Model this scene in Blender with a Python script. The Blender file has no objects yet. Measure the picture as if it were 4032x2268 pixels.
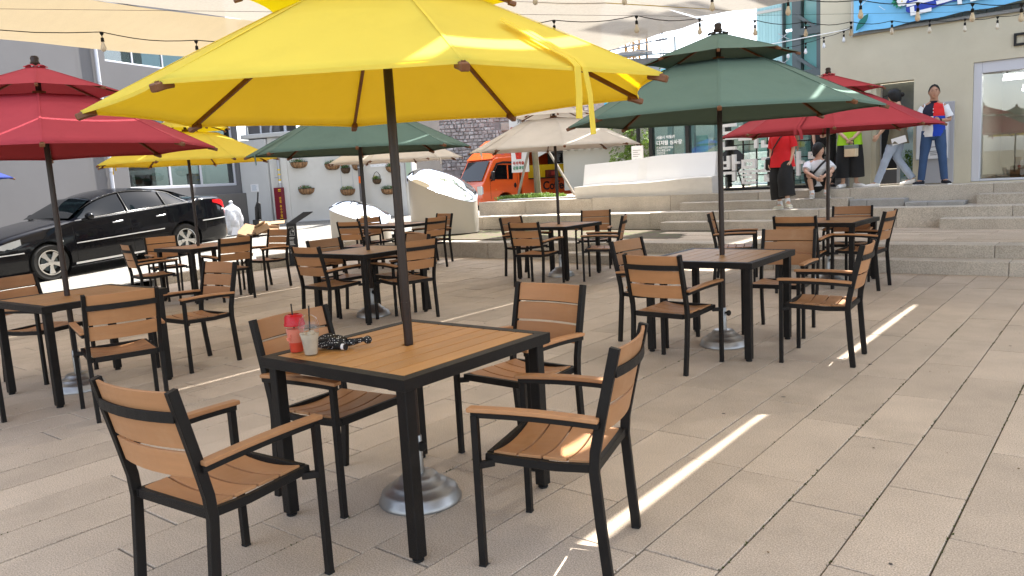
import bpy, bmesh, math, random
from mathutils import Vector, Matrix, Euler
from math import sin, cos, pi, radians as R, atan2, sqrt, hypot
rnd = random.Random(7)
SC = bpy.context.scene
COL = SC.collection

# ------------------------------------------------------------------ camera
F_ = Vector((-0.62293796, 0.76926432, -0.14205879))
R_ = Vector((0.78098861, 0.62197078, -0.05664924))
U_ = Vector((-0.04477818, 0.14623525, 0.98823589))
cam = bpy.data.cameras.new('camera')
co = bpy.data.objects.new('camera', cam); COL.objects.link(co)
m3 = Matrix((R_, U_, -F_)).transposed()
co.matrix_world = Matrix.Translation((0, 0, 1.463)) @ m3.to_4x4()
cam.sensor_width = 36; cam.lens = 3083.7 / 4032 * 36
cam.clip_end = 2000; cam.clip_start = .05
SC.camera = co

# ------------------------------------------------------------------ sky, sun, exposure
SUN_EL, SUN_AZ = R(62), atan2(1.0, -.04)          # azimuth as an angle from +X
w = bpy.data.worlds.new('World'); SC.world = w; w.use_nodes = True
nt = w.node_tree; nt.nodes.clear()
sk = nt.nodes.new('ShaderNodeTexSky'); sk.sky_type = 'NISHITA'; sk.sun_disc = False
sk.sun_elevation = SUN_EL; sk.sun_rotation = pi / 2 - SUN_AZ
sk.air_density = 1.0; sk.dust_density = 1.6; sk.ozone_density = 1.0
bg = nt.nodes.new('ShaderNodeBackground'); bg.inputs[1].default_value = .15
ow = nt.nodes.new('ShaderNodeOutputWorld')
hs = nt.nodes.new('ShaderNodeHueSaturation'); hs.inputs['Saturation'].default_value = .5
nt.links.new(sk.outputs[0], hs.inputs['Color']); nt.links.new(hs.outputs[0], bg.inputs[0]); nt.links.new(bg.outputs[0], ow.inputs[0])
sl = bpy.data.lights.new('sun', 'SUN'); sl.energy = 4.5; sl.angle = R(.7); sl.color = (1, .95, .87)
so = bpy.data.objects.new('sun', sl); COL.objects.link(so)
sd = Vector((cos(SUN_AZ) * cos(SUN_EL), sin(SUN_AZ) * cos(SUN_EL), sin(SUN_EL)))
so.rotation_euler = sd.to_track_quat('Z', 'Y').to_euler()
SC.view_settings.view_transform = 'Standard'; SC.view_settings.look = 'None'
SC.view_settings.gamma = 1; SC.view_settings.exposure = 2.08
SC.view_settings.use_curve_mapping = False
SC.render.engine = 'CYCLES'
SC.cycles.max_bounces = 8; SC.cycles.diffuse_bounces = 4; SC.cycles.glossy_bounces = 3
SC.cycles.transmission_bounces = 4; SC.cycles.transparent_max_bounces = 12
SC.cycles.caustics_reflective = False; SC.cycles.caustics_refractive = False
SC.cycles.use_denoising = True

# ------------------------------------------------------------------ materials
def mat(name, col, rough=.6, metal=0., var=0., nscale=8., bump=0., bscale=60., spec=.5, speck=None, stretch=None,
        transl=0., island=0., objvar=0., coat=0., emit=None, dirt=None, tcol=None, leak=0, trans=0., ior=1.45, alpha=1.):
    m = bpy.data.materials.new(name); m.use_nodes = True
    n = m.node_tree.nodes; L = m.node_tree.links
    b = n['Principled BSDF']; out = n['Material Output']
    b.inputs['Base Color'].default_value = (*col, 1)
    b.inputs['Roughness'].default_value = rough
    b.inputs['Metallic'].default_value = metal
    b.inputs['Specular IOR Level'].default_value = spec
    b.inputs['IOR'].default_value = ior
    if coat: b.inputs['Coat Weight'].default_value = coat; b.inputs['Coat Roughness'].default_value = .03
    if trans: b.inputs['Transmission Weight'].default_value = trans
    if alpha < 1: b.inputs['Alpha'].default_value = alpha
    if emit:
        b.inputs['Emission Color'].default_value = (*emit[:3], 1); b.inputs['Emission Strength'].default_value = emit[3]
    tc = n.new('ShaderNodeTexCoord')
    vec = tc.outputs['Object']
    if stretch:
        mp = n.new('ShaderNodeMapping'); mp.inputs['Scale'].default_value = stretch
        L.new(vec, mp.inputs[0]); vec = mp.outputs[0]
    oi = n.new('ShaderNodeObjectInfo')
    ad = n.new('ShaderNodeVectorMath'); ad.operation = 'MULTIPLY_ADD'
    ad.inputs[1].default_value = (1, 1, 1)
    L.new(vec, ad.inputs[0])
    cmb = n.new('ShaderNodeCombineXYZ'); ml = n.new('ShaderNodeMath'); ml.operation = 'MULTIPLY'; ml.inputs[1].default_value = 37.
    L.new(oi.outputs['Random'], ml.inputs[0]); L.new(ml.outputs[0], cmb.inputs[0]); L.new(ml.outputs[0], cmb.inputs[1])
    L.new(cmb.outputs[0], ad.inputs[2]); vec = ad.outputs[0]
    cur = None
    def color(): 
        nonlocal cur
        if cur is None:
            r = n.new('ShaderNodeRGB'); r.outputs[0].default_value = (*col, 1); cur = r.outputs[0]
        return cur
    def hsv_mul(fac_socket, lo, hi):
        """multiply the colour by a value mapped from fac"""
        nonlocal cur
        mr = n.new('ShaderNodeMapRange'); mr.inputs[3].default_value = lo; mr.inputs[4].default_value = hi
        L.new(fac_socket, mr.inputs[0])
        mx = n.new('ShaderNodeVectorMath'); mx.operation = 'SCALE'
        L.new(color(), mx.inputs[0]); L.new(mr.outputs[0], mx.inputs['Scale']); cur = mx.outputs[0]
    if var:
        t = n.new('ShaderNodeTexNoise'); t.inputs['Scale'].default_value = nscale; t.inputs['Detail'].default_value = 5
        t.inputs['Roughness'].default_value = .62
        L.new(vec, t.inputs['Vector'])
        mr0 = n.new('ShaderNodeMapRange'); mr0.inputs[1].default_value = .3; mr0.inputs[2].default_value = .7
        L.new(t.outputs[0], mr0.inputs[0]); hsv_mul(mr0.outputs[0], 1 - var, 1 + var)
    if speck:                                     # (scale, amount)
        t = n.new('ShaderNodeTexNoise'); t.inputs['Scale'].default_value = speck[0]; t.inputs['Detail'].default_value = 2
        L.new(vec, t.inputs['Vector'])
        mr0 = n.new('ShaderNodeMapRange'); mr0.inputs[1].default_value = .32; mr0.inputs[2].default_value = .68
        L.new(t.outputs[0], mr0.inputs[0]); hsv_mul(mr0.outputs[0], 1 - speck[1], 1 + speck[1])
    if objvar: hsv_mul(oi.outputs['Random'], 1 - objvar, 1 + objvar)
    if island:
        g = n.new('ShaderNodeNewGeometry'); hsv_mul(g.outputs['Random Per Island'], 1 - island, 1 + island)
    if dirt:                                      # (scale, colour, lo, hi, amount): blotches of another colour
        t = n.new('ShaderNodeTexNoise'); t.inputs['Scale'].default_value = dirt[0]; t.inputs['Detail'].default_value = 6
        t.inputs['Roughness'].default_value = .7
        g = n.new('ShaderNodeNewGeometry'); L.new(g.outputs['Position'], t.inputs['Vector'])
        mr0 = n.new('ShaderNodeMapRange'); mr0.inputs[1].default_value = dirt[2]; mr0.inputs[2].default_value = dirt[3]
        mr0.inputs[4].default_value = dirt[4]
        L.new(t.outputs[0], mr0.inputs[0])
        mx = n.new('ShaderNodeMix'); mx.data_type = 'RGBA'
        L.new(mr0.outputs[0], mx.inputs['Factor']); L.new(color(), mx.inputs['A']); mx.inputs['B'].default_value = (*dirt[1], 1)
        cur = mx.outputs['Result']
    if cur is not None: L.new(cur, b.inputs['Base Color'])
    if bump:
        t = n.new('ShaderNodeTexNoise'); t.inputs['Scale'].default_value = bscale; t.inputs['Detail'].default_value = 4
        L.new(vec, t.inputs['Vector'])
        bp = n.new('ShaderNodeBump'); bp.inputs['Strength'].default_value = bump; bp.inputs['Distance'].default_value = .01
        L.new(t.outputs[0], bp.inputs['Height']); L.new(bp.outputs[0], b.inputs['Normal'])
    if transl:
        tr = n.new('ShaderNodeBsdfTranslucent'); mx = n.new('ShaderNodeMixShader'); mx.inputs[0].default_value = transl
        if tcol: tr.inputs[0].default_value = (*tcol, 1)
        elif cur is not None: L.new(cur, tr.inputs[0])
        else: tr.inputs[0].default_value = (*col, 1)
        L.new(b.outputs[0], mx.inputs[1]); L.new(tr.outputs[0], mx.inputs[2]); L.new(mx.outputs[0], out.inputs[0])
    if leak:      # open weave: part of the light goes straight through
        tp = n.new('ShaderNodeBsdfTransparent'); m2 = n.new('ShaderNodeMixShader'); m2.inputs[0].default_value = leak
        L.new(mx.outputs[0], m2.inputs[1]); L.new(tp.outputs[0], m2.inputs[2]); L.new(m2.outputs[0], out.inputs[0])
    return m

def thin_glass(name, tint=(.9, .95, .95), refl=1.0, base=.06):
    m = bpy.data.materials.new(name); m.use_nodes = True
    n = m.node_tree.nodes; L = m.node_tree.links; n.remove(n['Principled BSDF']); out = n['Material Output']
    t = n.new('ShaderNodeBsdfTransparent'); t.inputs[0].default_value = (*tint, 1)
    g = n.new('ShaderNodeBsdfGlossy'); g.inputs['Roughness'].default_value = .01; g.inputs[0].default_value = (refl, refl, refl, 1)
    f = n.new('ShaderNodeMath'); f.operation = 'POWER'; f.inputs[1].default_value = 4.; lw = n.new('ShaderNodeLayerWeight'); lw.inputs[0].default_value = .5; L.new(lw.outputs['Facing'], f.inputs[0])
    a = n.new('ShaderNodeMath'); a.operation = 'ADD'; a.inputs[1].default_value = base; a.use_clamp = True
    mx = n.new('ShaderNodeMixShader'); L.new(f.outputs[0], a.inputs[0]); L.new(a.outputs[0], mx.inputs[0])
    L.new(t.outputs[0], mx.inputs[1]); L.new(g.outputs[0], mx.inputs[2]); L.new(mx.outputs[0], out.inputs[0])
    return m

WOOD = mat('slat_wood', (.40, .195, .085), .50, var=.07, nscale=5, stretch=(.6, 3, 6), objvar=.13, dirt=(6, (.50, .31, .17), .55, .8, .4), bump=.12, bscale=180)
WOODT = mat('table_wood', (.48, .235, .072), .45, var=.09, nscale=3, stretch=(6, 1, 6), objvar=.08, bump=.10, bscale=150)
WOODD = mat('dark_slat_wood', (.30, .125, .05), .42, var=.10, nscale=3, objvar=.1, bump=.1, bscale=150)
BLACK = mat('black_metal', (.006, .0045, .004), .5, spec=.3, var=.35, nscale=9, bump=.25, bscale=300, dirt=(7, (.018, .016, .013), .55, .8, .6))
RUBBER = mat('black_rubber', (.006, .006, .006), .8)
POLE = mat('brown_pole', (.022, .011, .008), .35, var=.25, nscale=14)
RIBW = mat('rib_brown', (.16, .06, .022), .45, var=.25, nscale=20)
ALU = mat('cast_aluminium', (.34, .34, .34), .40, metal=.9, var=.12, nscale=6, bump=.03, bscale=40, dirt=(9, (.30, .28, .25), .5, .75, .5))
CHROME = mat('mirror_steel', (.66, .67, .68), .03, metal=1.)
TRIM = mat('chrome_trim', (.75, .75, .75), .3, metal=.4)
def fabric(name, col, tl, tcol=None): return mat(name, col, .85, var=.05, nscale=2.5, bump=.7, bscale=5, transl=tl, spec=.2, dirt=(3.5, tuple(c * .72 for c in col), .55, .85, .5), tcol=tcol)
YEL = fabric('yellow_canopy', (.93, .86, .17), .52, (1, .79, .0))
RED = fabric('red_canopy', (.50, .07, .095), .22)
GRN = fabric('green_canopy', (.125, .20, .172), .02)
CRM = fabric('cream_canopy', (.90, .86, .82), .35)
BLU = fabric('blue_canopy', (.03, .05, .22), .2)
SAIL = mat('sail_cloth', (.44, .335, .19), .9, var=.07, nscale=1.2, bump=.3, bscale=400, transl=.24, tcol=(.46, .38, .25), leak=.02, speck=(60, .06), stretch=(1, 3, 1), spec=.1)
SAILW = mat('pale_sail_cloth', (.50, .44, .36), .9, var=.06, nscale=1.2, bump=.8, bscale=60, transl=.25, tcol=(.45, .415, .36), leak=.02, speck=(26, .10), stretch=(1, 1.6, 1), spec=.1)
ROPE = mat('yellow_rope', (.6, .45, .05), .8)
STONE = mat('paving_granite', (.43, .352, .275), .78, var=.10, nscale=2.6, speck=(170, .34), objvar=.09, island=.10, bump=.35, bscale=320,
            dirt=(1.3, (.30, .25, .19), .52, .80, .55))
STEP = mat('step_granite', (.43, .385, .325), .8, var=.11, nscale=3, speck=(75, .24), objvar=.09, bump=.35, bscale=260,
           dirt=(2.1, (.25, .20, .15), .5, .8, .5))
SLATE = mat('grey_slab', (.30, .295, .285), .8, var=.12, nscale=5, speck=(120, .15), objvar=.1, bump=.3, bscale=160)
JOINT = mat('joint_soil', (.085, .065, .045), .95, var=.3, nscale=14, dirt=(3.2, (.06, .085, .02), .50, .62, .9))
ASPH = mat('washed_gravel', (.185, .177, .16), .9, var=.1, nscale=1.5, speck=(30, .55), bump=.7, bscale=45)
ROAD = mat('road_asphalt', (.12, .118, .112), .9, var=.15, nscale=.8, speck=(60, .3), bump=.5, bscale=80)
GREYW = mat('grey_render', (.14, .137, .142), .9, var=.05, nscale=.7, bump=.2, bscale=90, dirt=(.6, (.135, .13, .132), .5, .8, .5))
GREYD = mat('grey_plinth', (.13, .122, .115), .9, var=.08, nscale=1.2, bump=.2, bscale=90)
WHITEW = mat('white_render', (.62, .605, .56), .9, var=.05, nscale=1.1, bump=.25, bscale=60, dirt=(1.1, (.45, .42, .36), .52, .8, .55))
WHITEG = mat('greyish_render', (.52, .52, .51), .9, var=.05, nscale=1.1, bump=.25, bscale=60)
BEIGE = mat('beige_render', (.60, .55, .42), .9, var=.045, nscale=1.4, bump=.3, bscale=110, dirt=(.8, (.48, .43, .31), .5, .8, .45))
ALUF = mat('window_frame_grey', (.42, .43, .46), .4, metal=.3)
ALUL = mat('window_frame_light', (.56, .57, .62), .4, metal=.2)
DKGL = mat('dark_window_glass', (.035, .05, .055), .03, spec=.9)
MUSG = thin_glass('museum_glass', (.72, .87, .86), 1, .10)
CLRG = thin_glass('shop_glass', (.70, .72, .71), 1, .12)
TEAL = mat('teal_glass', (.20, .48, .47), .08, spec=.8, var=.08, nscale=.6)
TEALL = mat('pale_teal_glass', (.36, .60, .64), .12, spec=.8, var=.06, nscale=.6)
STEELD = mat('dark_steel', (.10, .125, .135), .5)
WHITE = mat('white_paint', (.84, .83, .81), .45, var=.02, nscale=2)
CREAMP = mat('sculpture_side', (.50, .46, .40), .5, var=.03, nscale=2)
ORANGE = mat('orange_car_paint', (.78, .105, .012), .3, coat=.6, var=.02)
CARBLK = mat('black_car_paint', (.002, .0022, .004), .22, coat=.35, spec=.2)
CARWHT = mat('white_car_paint', (.75, .75, .75), .25, coat=.8)
CARGL = mat('car_glass', (.002, .003, .004), .03, spec=.28)
TYRE = mat('tyre_rubber', (.016, .015, .014), .85, bump=.2, bscale=80)
RIM = mat('alloy_rim', (.60, .58, .55), .3, metal=.85)
LAMPC = mat('headlight_lens', (.62, .64, .64), .12, spec=.9, metal=.3)
LAMPR = mat('tail_light_lens', (.62, .01, .015), .12, spec=.9)
BLKP = mat('matt_black', (.005, .005, .0055), .55)
PAPER = mat('white_paper', (.75, .75, .76), .7)
MAROON = mat('maroon_paint', (.16, .006, .018), .4)
YELP = mat('yellow_tape', (.75, .52, .01), .5)
COIR = mat('coir_liner', (.30, .17, .085), .95, var=.25, nscale=18, bump=.9, bscale=60)
LEAF = mat('leaf_green', (.075, .16, .028), .6, island=.45, transl=.25)
LEAF2 = mat('leaf_light_green', (.15, .24, .045), .55, island=.40, transl=.3)
FLOW = mat('flower_red', (.6, .07, .05), .6, island=.3)
FLOWY = mat('flower_yellow', (.75, .55, .08), .6)
BARK = mat('tree_bark', (.17, .145, .10), .95, var=.3, nscale=12, bump=.9, bscale=30, stretch=(1, 1, .25), dirt=(3, (.10, .13, .05), .5, .7, .6))
STAKE = mat('weathered_stake', (.26, .235, .20), .9, var=.2, nscale=10)
SOIL = mat('soil', (.08, .055, .035), 1., var=.3)
RSTONE = mat('rough_stone', (.42, .40, .38), .95, var=.25, nscale=4, island=.30, bump=.8, bscale=22)
MORTAR = mat('stone_mortar', (.27, .26, .25), .95, var=.2, nscale=6, bump=.5, bscale=40)
TILEM = mat('roof_tile_grey', (.125, .14, .145), .8, island=.25, var=.2, nscale=9)
PLASTER = mat('pale_plaster', (.55, .53, .47), .9)
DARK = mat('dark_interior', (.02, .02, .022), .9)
CARD = mat('cardboard', (.34, .215, .12), .85, objvar=.15, var=.1, nscale=8)
BAGM = mat('clear_plastic_bag', (.62, .64, .68), .22, transl=.25, var=.25, nscale=9, bump=1., bscale=9, spec=.7)
BULB = mat('bulb_glass', (.80, .73, .60), .25, transl=.3)
BULBW = mat('bulb_glass_white', (.85, .86, .88), .25, transl=.3)
SKIN = mat('skin', (.42, .23, .15), .55, var=.05)
SKINL = mat('skin_light', (.56, .34, .24), .55, var=.05)
HAIR = mat('black_hair', (.0035, .003, .003), .65, bump=.6, bscale=120, stretch=(1, 1, .2))
LINEG = mat('lettering_green', (.02, .22, .10), .6)
LINER = mat('lettering_red', (.45, .05, .03), .6)
LINEK = mat('lettering_black', (.015, .014, .014), .6)
LINEW = mat('lettering_white', (.78, .78, .78), .6)
LINEY = mat('lettering_yellow', (.75, .45, .02), .6)
def cloth(name, col): return mat(name, col, .85, var=.10, nscale=7, bump=.35, bscale=25)

# ------------------------------------------------------------------ mesh helpers
class MB:
    def __init__(s): s.v = []; s.f = []; s.mi = []
    def add(s, vs, fs, mi=0):
        o = len(s.v); s.v += [tuple(p) for p in vs]; s.f += [tuple(i + o for i in f) for f in fs]; s.mi += [mi] * len(fs); return s
    def box(s, x0, x1, y0, y1, z0, z1, mi=0, M=None):
        vs = [Vector(p) for p in ((x0, y0, z0), (x1, y0, z0), (x1, y1, z0), (x0, y1, z0), (x0, y0, z1), (x1, y0, z1), (x1, y1, z1), (x0, y1, z1))]
        if M is not None: vs = [M @ p for p in vs]
        return s.add(vs, [(3, 2, 1, 0), (4, 5, 6, 7), (0, 1, 5, 4), (1, 2, 6, 5), (2, 3, 7, 6), (3, 0, 4, 7)], mi)
    def bar(s, p, q, wd, ht, up=(0, 0, 1), mi=0):
        p = Vector(p); q = Vector(q); d = (q - p).normalized(); up = Vector(up)
        sx = d.cross(up)
        if sx.length < 1e-4: sx = d.cross(Vector((1, 0, 0)))
        sx.normalize(); u = sx.cross(d).normalized()
        a = sx * wd / 2; b = u * ht / 2
        vs = [p - a - b, p + a - b, p + a + b, p - a + b, q - a - b, q + a - b, q + a + b, q - a + b]
        return s.add(vs, [(0, 1, 2, 3), (7, 6, 5, 4), (4, 5, 1, 0), (5, 6, 2, 1), (6, 7, 3, 2), (7, 4, 0, 3)], mi)
    def path(s, pts, wd, ht, up=(0, 0, 1), mi=0):
        """swept rectangle through points; up may be the width normal"""
        P = [Vector(p) for p in pts]; up = Vector(up); rings = []
        for i, p in enumerate(P):
            d = (P[min(i + 1, len(P) - 1)] - P[max(i - 1, 0)]).normalized()
            sx = d.cross(up).normalized(); u = sx.cross(d).normalized()
            a = sx * wd / 2; b = u * ht / 2
            rings.append([p - a - b, p + a - b, p + a + b, p - a + b])
        vs = [q for r in rings for q in r]; fs = [(3, 2, 1, 0)]
        for i in range(len(P) - 1):
            o = i * 4
            for k in range(4): fs.append((o + k, o + (k + 1) % 4, o + 4 + (k + 1) % 4, o + 4 + k))
        o = (len(P) - 1) * 4; fs.append((o, o + 1, o + 2, o + 3))
        return s.add(vs, fs, mi)
    def tube(s, pts, r, n=8, mi=0, cap=True):
        P = [Vector(p) for p in pts]; rr = r if isinstance(r, (list, tuple)) else [r] * len(P); vs = []; fs = []
        d0 = (P[1] - P[0]).normalized(); a = d0.orthogonal().normalized()
        for i, p in enumerate(P):
            d = (P[min(i + 1, len(P) - 1)] - P[max(i - 1, 0)]).normalized()
            a = (a - d * a.dot(d)).normalized(); b = d.cross(a)
            for k in range(n): t = 2 * pi * k / n; vs.append(p + (a * cos(t) + b * sin(t)) * rr[i])
        for i in range(len(P) - 1):
            for k in range(n): fs.append((i * n + k, i * n + (k + 1) % n, (i + 1) * n + (k + 1) % n, (i + 1) * n + k))
        if cap: fs.append(tuple(range(n - 1, -1, -1))); fs.append(tuple((len(P) - 1) * n + k for k in range(n)))
        return s.add(vs, fs, mi)
    def lathe(s, prof, n=24, c=(0, 0, 0), mi=0, cap=True, sx=1, sy=1):
        vs = []; fs = []; c = Vector(c)
        for (r, z) in prof:
            for k in range(n): t = 2 * pi * k / n; vs.append(c + Vector((r * cos(t) * sx, r * sin(t) * sy, z)))
        for i in range(len(prof) - 1):
            for k in range(n): fs.append((i * n + k, i * n + (k + 1) % n, (i + 1) * n + (k + 1) % n, (i + 1) * n + k))
        if cap: fs.append(tuple(range(n - 1, -1, -1))); fs.append(tuple((len(prof) - 1) * n + k for k in range(n)))
        return s.add(vs, fs, mi)
    def prism(s, poly, a0, a1, axis='y', mi=0):
        """poly of (x,z) extruded along y, or (x,y) along z, or (y,z) along x"""
        def P(p, a):
            return {'y': (p[0], a, p[1]), 'z': (p[0], p[1], a), 'x': (a, p[0], p[1])}[axis]
        n = len(poly); vs = [P(p, a0) for p in poly] + [P(p, a1) for p in poly]
        fs = [tuple(range(n)), tuple(range(2 * n - 1, n - 1, -1))] + [(k + n, (k + 1) % n + n, (k + 1) % n, k) for k in range(n)]
        return s.add(vs, fs, mi)
    def grid(s, fn, nu, nv, mi=0, closed_u=False):
        vs = [fn(i / nu, j / nv) for j in range(nv + 1) for i in range(nu + 1)]
        fs = [(j * (nu + 1) + i, j * (nu + 1) + i + 1, (j + 1) * (nu + 1) + i + 1, (j + 1) * (nu + 1) + i) for j in range(nv) for i in range(nu)]
        return s.add(vs, fs, mi)
    def ball(s, c, r, n=10, m=6, sc=(1, 1, 1), mi=0):
        prof = [(max(1e-4, sin(pi * j / m)), -cos(pi * j / m)) for j in range(m + 1)]
        c = Vector(c); vs = []; fs = []
        for (q, z) in prof:
            for k in range(n): t = 2 * pi * k / n; vs.append(c + Vector((q * cos(t) * sc[0], q * sin(t) * sc[1], z * sc[2])) * r)
        for i in range(m):
            for k in range(n): fs.append((i * n + k, i * n + (k + 1) % n, (i + 1) * n + (k + 1) % n, (i + 1) * n + k))
        return s.add(vs, fs, mi)
    def mesh(s, name, mats, smooth=False, bev=0, fixn=True, merge=False):
        me = bpy.data.meshes.new(name); me.from_pydata(s.v, [], s.f)
        for m in (mats if isinstance(mats, (list, tuple)) else [mats]): me.materials.append(m)
        if any(s.mi): me.polygons.foreach_set('material_index', s.mi)
        if bev or fixn or merge:
            bm = bmesh.new(); bm.from_mesh(me)
            if merge: bmesh.ops.remove_doubles(bm, verts=bm.verts, dist=merge if merge is not True else 1e-4)
            if fixn: bmesh.ops.recalc_face_normals(bm, faces=bm.faces)
            if bev: bmesh.ops.bevel(bm, geom=list(bm.edges), offset=bev, segments=1, affect='EDGES', clamp_overlap=True)
            bm.to_mesh(me); bm.free()
        if smooth:
            me.polygons.foreach_set('use_smooth', [True] * len(me.polygons))
            if smooth is not True: me.set_sharp_from_angle(angle=R(smooth))
        me.update(); return me

def link(name, me, parent=None, loc=None, rz=0, rot=None):
    o = bpy.data.objects.new(name, me); COL.objects.link(o)
    if parent is not None: o.parent = parent
    if loc is not None: o.location = loc
    if rot is not None: o.rotation_euler = rot
    elif rz: o.rotation_euler = (0, 0, rz)
    return o
def part(name, mb, mats, parent=None, **k):
    loc = k.pop('loc', None); rz = k.pop('rz', 0); rot = k.pop('rot', None)
    return link(name, mb.mesh(name, mats, **k), parent, loc, rz, rot)
def thing(name, label, cat, loc=(0, 0, 0), rz=0, group=None, rot=None):
    o = bpy.data.objects.new(name, None); COL.objects.link(o); o.empty_display_size = .1
    o.location = loc; o.rotation_euler = rot if rot else (0, 0, rz)
    o['label'] = label; o['category'] = cat
    if group: o['group'] = group
    return o
def tag(o, label, cat, group=None):
    o['label'] = label; o['category'] = cat
    if group: o['group'] = group
    return o
def kids(o): return [c for c in COL.objects if c.parent == o]
def copy_tree(o, parent=None):
    c = o.copy(); COL.objects.link(c); c.parent = parent
    for ch in KIDS.get(o.name, ()): copy_tree(ch, c)
    return c
KIDS = {}
def index_kids(root):
    al = {}
    for o in COL.objects:
        if o.parent: al.setdefault(o.parent.name, []).append(o)
    def rec(o):
        KIDS[o.name] = al.get(o.name, [])
        for c in KIDS[o.name]: rec(c)
    rec(root)
def text(parent, body, size, loc, rot, m, name='lettering', ext=.002, align='LEFT', sx=1., bold=0., track=1.):
    c = bpy.data.curves.new('text', 'FONT'); c.body = body; c.size = size; c.extrude = ext; c.align_x = align
    c.offset = bold; c.resolution_u = 3; c.space_character = track
    o = bpy.data.objects.new('text', c); COL.objects.link(o)
    dg = bpy.context.evaluated_depsgraph_get()
    me = bpy.data.meshes.new_from_object(o.evaluated_get(dg)); bpy.data.objects.remove(o); bpy.data.curves.remove(c)
    me.name = name; me.materials.clear(); me.materials.append(m)
    q = link(name, me, parent, loc, rot=rot); q.scale = (sx, 1, 1)
    return q
def frame_of(P0, ang):
    """matrix of a wall frame: x along the wall, y out of it (to its right-hand side, towards the plaza when ang is chosen so), z up"""
    a = R(ang)
    return Matrix(((cos(a), sin(a), 0, P0[0]), (sin(a), -cos(a), 0, P0[1]), (0, 0, 1, 0), (0, 0, 0, 1)))

# ------------------------------------------------------------------ ground
def slope(u): return .006 * (min(u, -3) + 3)
g = MB(); g.box(-400, 400, -400, 500, -.6, -.036)
o = part('ground', g, JOINT, fixn=False); o['kind'] = 'structure'

# plaza paving: rows along Y, 0.31 m wide
paving = link('plaza_paving', (lambda b: b.box(-12.62, 12, -3, 11.0, -.034, -.012).mesh('plaza_bed', JOINT))(MB()))
paving['kind'] = 'structure'
slabs = []
for k in range(-36, 22):
    x0 = -1.45 + .31 * k
    if x0 < -12.62: continue
    y = -3 + rnd.uniform(-1, 0)
    if k == 0: y = 3.66 - .98 * 6
    while y < 10.95:
        l = rnd.uniform(.82, 1.16)
        a, b = y, min(y + l, 10.95)
        y += l
        if b - a < .15: continue
        cy = (a + b) / 2; cx = x0 + .155
        dep = cx * F_.x + cy * F_.y
        lat = (cx * R_.x + cy * R_.y)
        if dep < .2 or abs(lat) > dep * .95 + 1.2: continue
        slabs.append((hypot(cx, cy), cx, cy, b - a))
slabs.sort()
SM = {}
for i, (d, cx, cy, l) in enumerate(slabs[:300]):
    key = round(l, 2)
    if key not in SM: SM[key] = MB().box(-.1515, .1515, -key / 2 + .0035, key / 2 - .0035, -.03, 0).mesh('paving_slab', STONE, bev=.0022)
    o = link('paving_slab', SM[key], paving, (cx, cy, rnd.uniform(-.0022, .0015)))
    o.rotation_euler = (rnd.gauss(0, .0011), rnd.gauss(0, .003), rnd.gauss(0, .0012))
g = MB()
for (d, cx, cy, l) in slabs[300:]:
    g.box(cx - .1512, cx + .1512, cy - l / 2 + .004, cy + l / 2 - .004, -.03, rnd.uniform(-.003, .001))
o = part('far_paving_slabs', g, STONE, paving); o['kind'] = 'stuff'
# weeds and moss standing in some joints
g = MB()
for _ in range(900):
    k = rnd.choice([0, 1, 1, 1, 2, 2, 3, 3, -4, -8, -12, 4, 6]); x = -1.45 + .31 * k + rnd.gauss(0, .004); y = rnd.choice([1.2, 1.8, 2.6, 3.4, 4.6, 5.5, 7]) + rnd.gauss(0, .22)
    for j in range(rnd.randint(1, 3)):
        a = rnd.uniform(0, 6.28); h = rnd.uniform(.002, .007); q = .0035
        g.add([(x + q * cos(a), y + q * sin(a), -.004), (x - q * cos(a), y - q * sin(a), -.004), (x + rnd.uniform(-.006, .006), y + rnd.uniform(-.006, .006), h)], [(0, 1, 2)])
o = part('joint_moss', g, mat('moss', (.07, .085, .018), .9, island=.4), fixn=False); o['kind'] = 'stuff'
# crumbs and dry leaves on the slabs
g = MB()
for _ in range(70):
    x = rnd.uniform(-7, 1.5); y = rnd.uniform(1.5, 8); a = rnd.uniform(0, 6.28); q = rnd.uniform(.003, .008)
    g.add([(x + q * cos(a), y + q * sin(a), .003), (x - q * sin(a), y + q * cos(a), .004), (x - q * cos(a), y - q * sin(a), .003), (x + q * .6 * sin(a), y - q * .6 * cos(a), .006)], [(0, 1, 2, 3)])
o = part('fallen_crumbs', g, mat('dry_leaf', (.13, .08, .035), .9, island=.5), fixn=False); o['kind'] = 'stuff'

g = MB()
for _ in range(90):
    x = rnd.uniform(-9, 1.0); y = rnd.uniform(1.5, 10); q = rnd.uniform(.006, .017); n0 = 8
    g.add([(x + q * rnd.uniform(.7, 1.1) * cos(2 * pi * i / n0), y + q * rnd.uniform(.7, 1.1) * sin(2 * pi * i / n0), .0025) for i in range(n0)], [tuple(range(n0))])
o = part('gum_spots', g, mat('gum_grey', (.13, .115, .10), .8, island=.6), fixn=False); o['kind'] = 'stuff'
# asphalt / washed gravel yard on the left, sloping up away from the camera
def yard_z(y): return max(.0, .10 + .045 * (min(y, 15.5) - 6.3)) + .004
g = MB(); ys = [-8, 0, 4.0, 6.3, 9, 12, 15.5, 17]
for i in range(len(ys) - 1):
    xe = -12.625 if ys[i + 1] < 6.4 else -12.70
    g.add([(-34, ys[i], yard_z(ys[i])), (xe, ys[i], yard_z(ys[i])), (xe, ys[i + 1], yard_z(ys[i + 1])), (-34, ys[i + 1], yard_z(ys[i + 1]))], [(0, 1, 2, 3)])
o = part('gravel_yard', g, ASPH, fixn=False); o['kind'] = 'structure'
g = MB(); g.box(-60, 20, 17.0, 90, -.3, .2)
o = part('back_road', g, ROAD); o['kind'] = 'structure'
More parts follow.
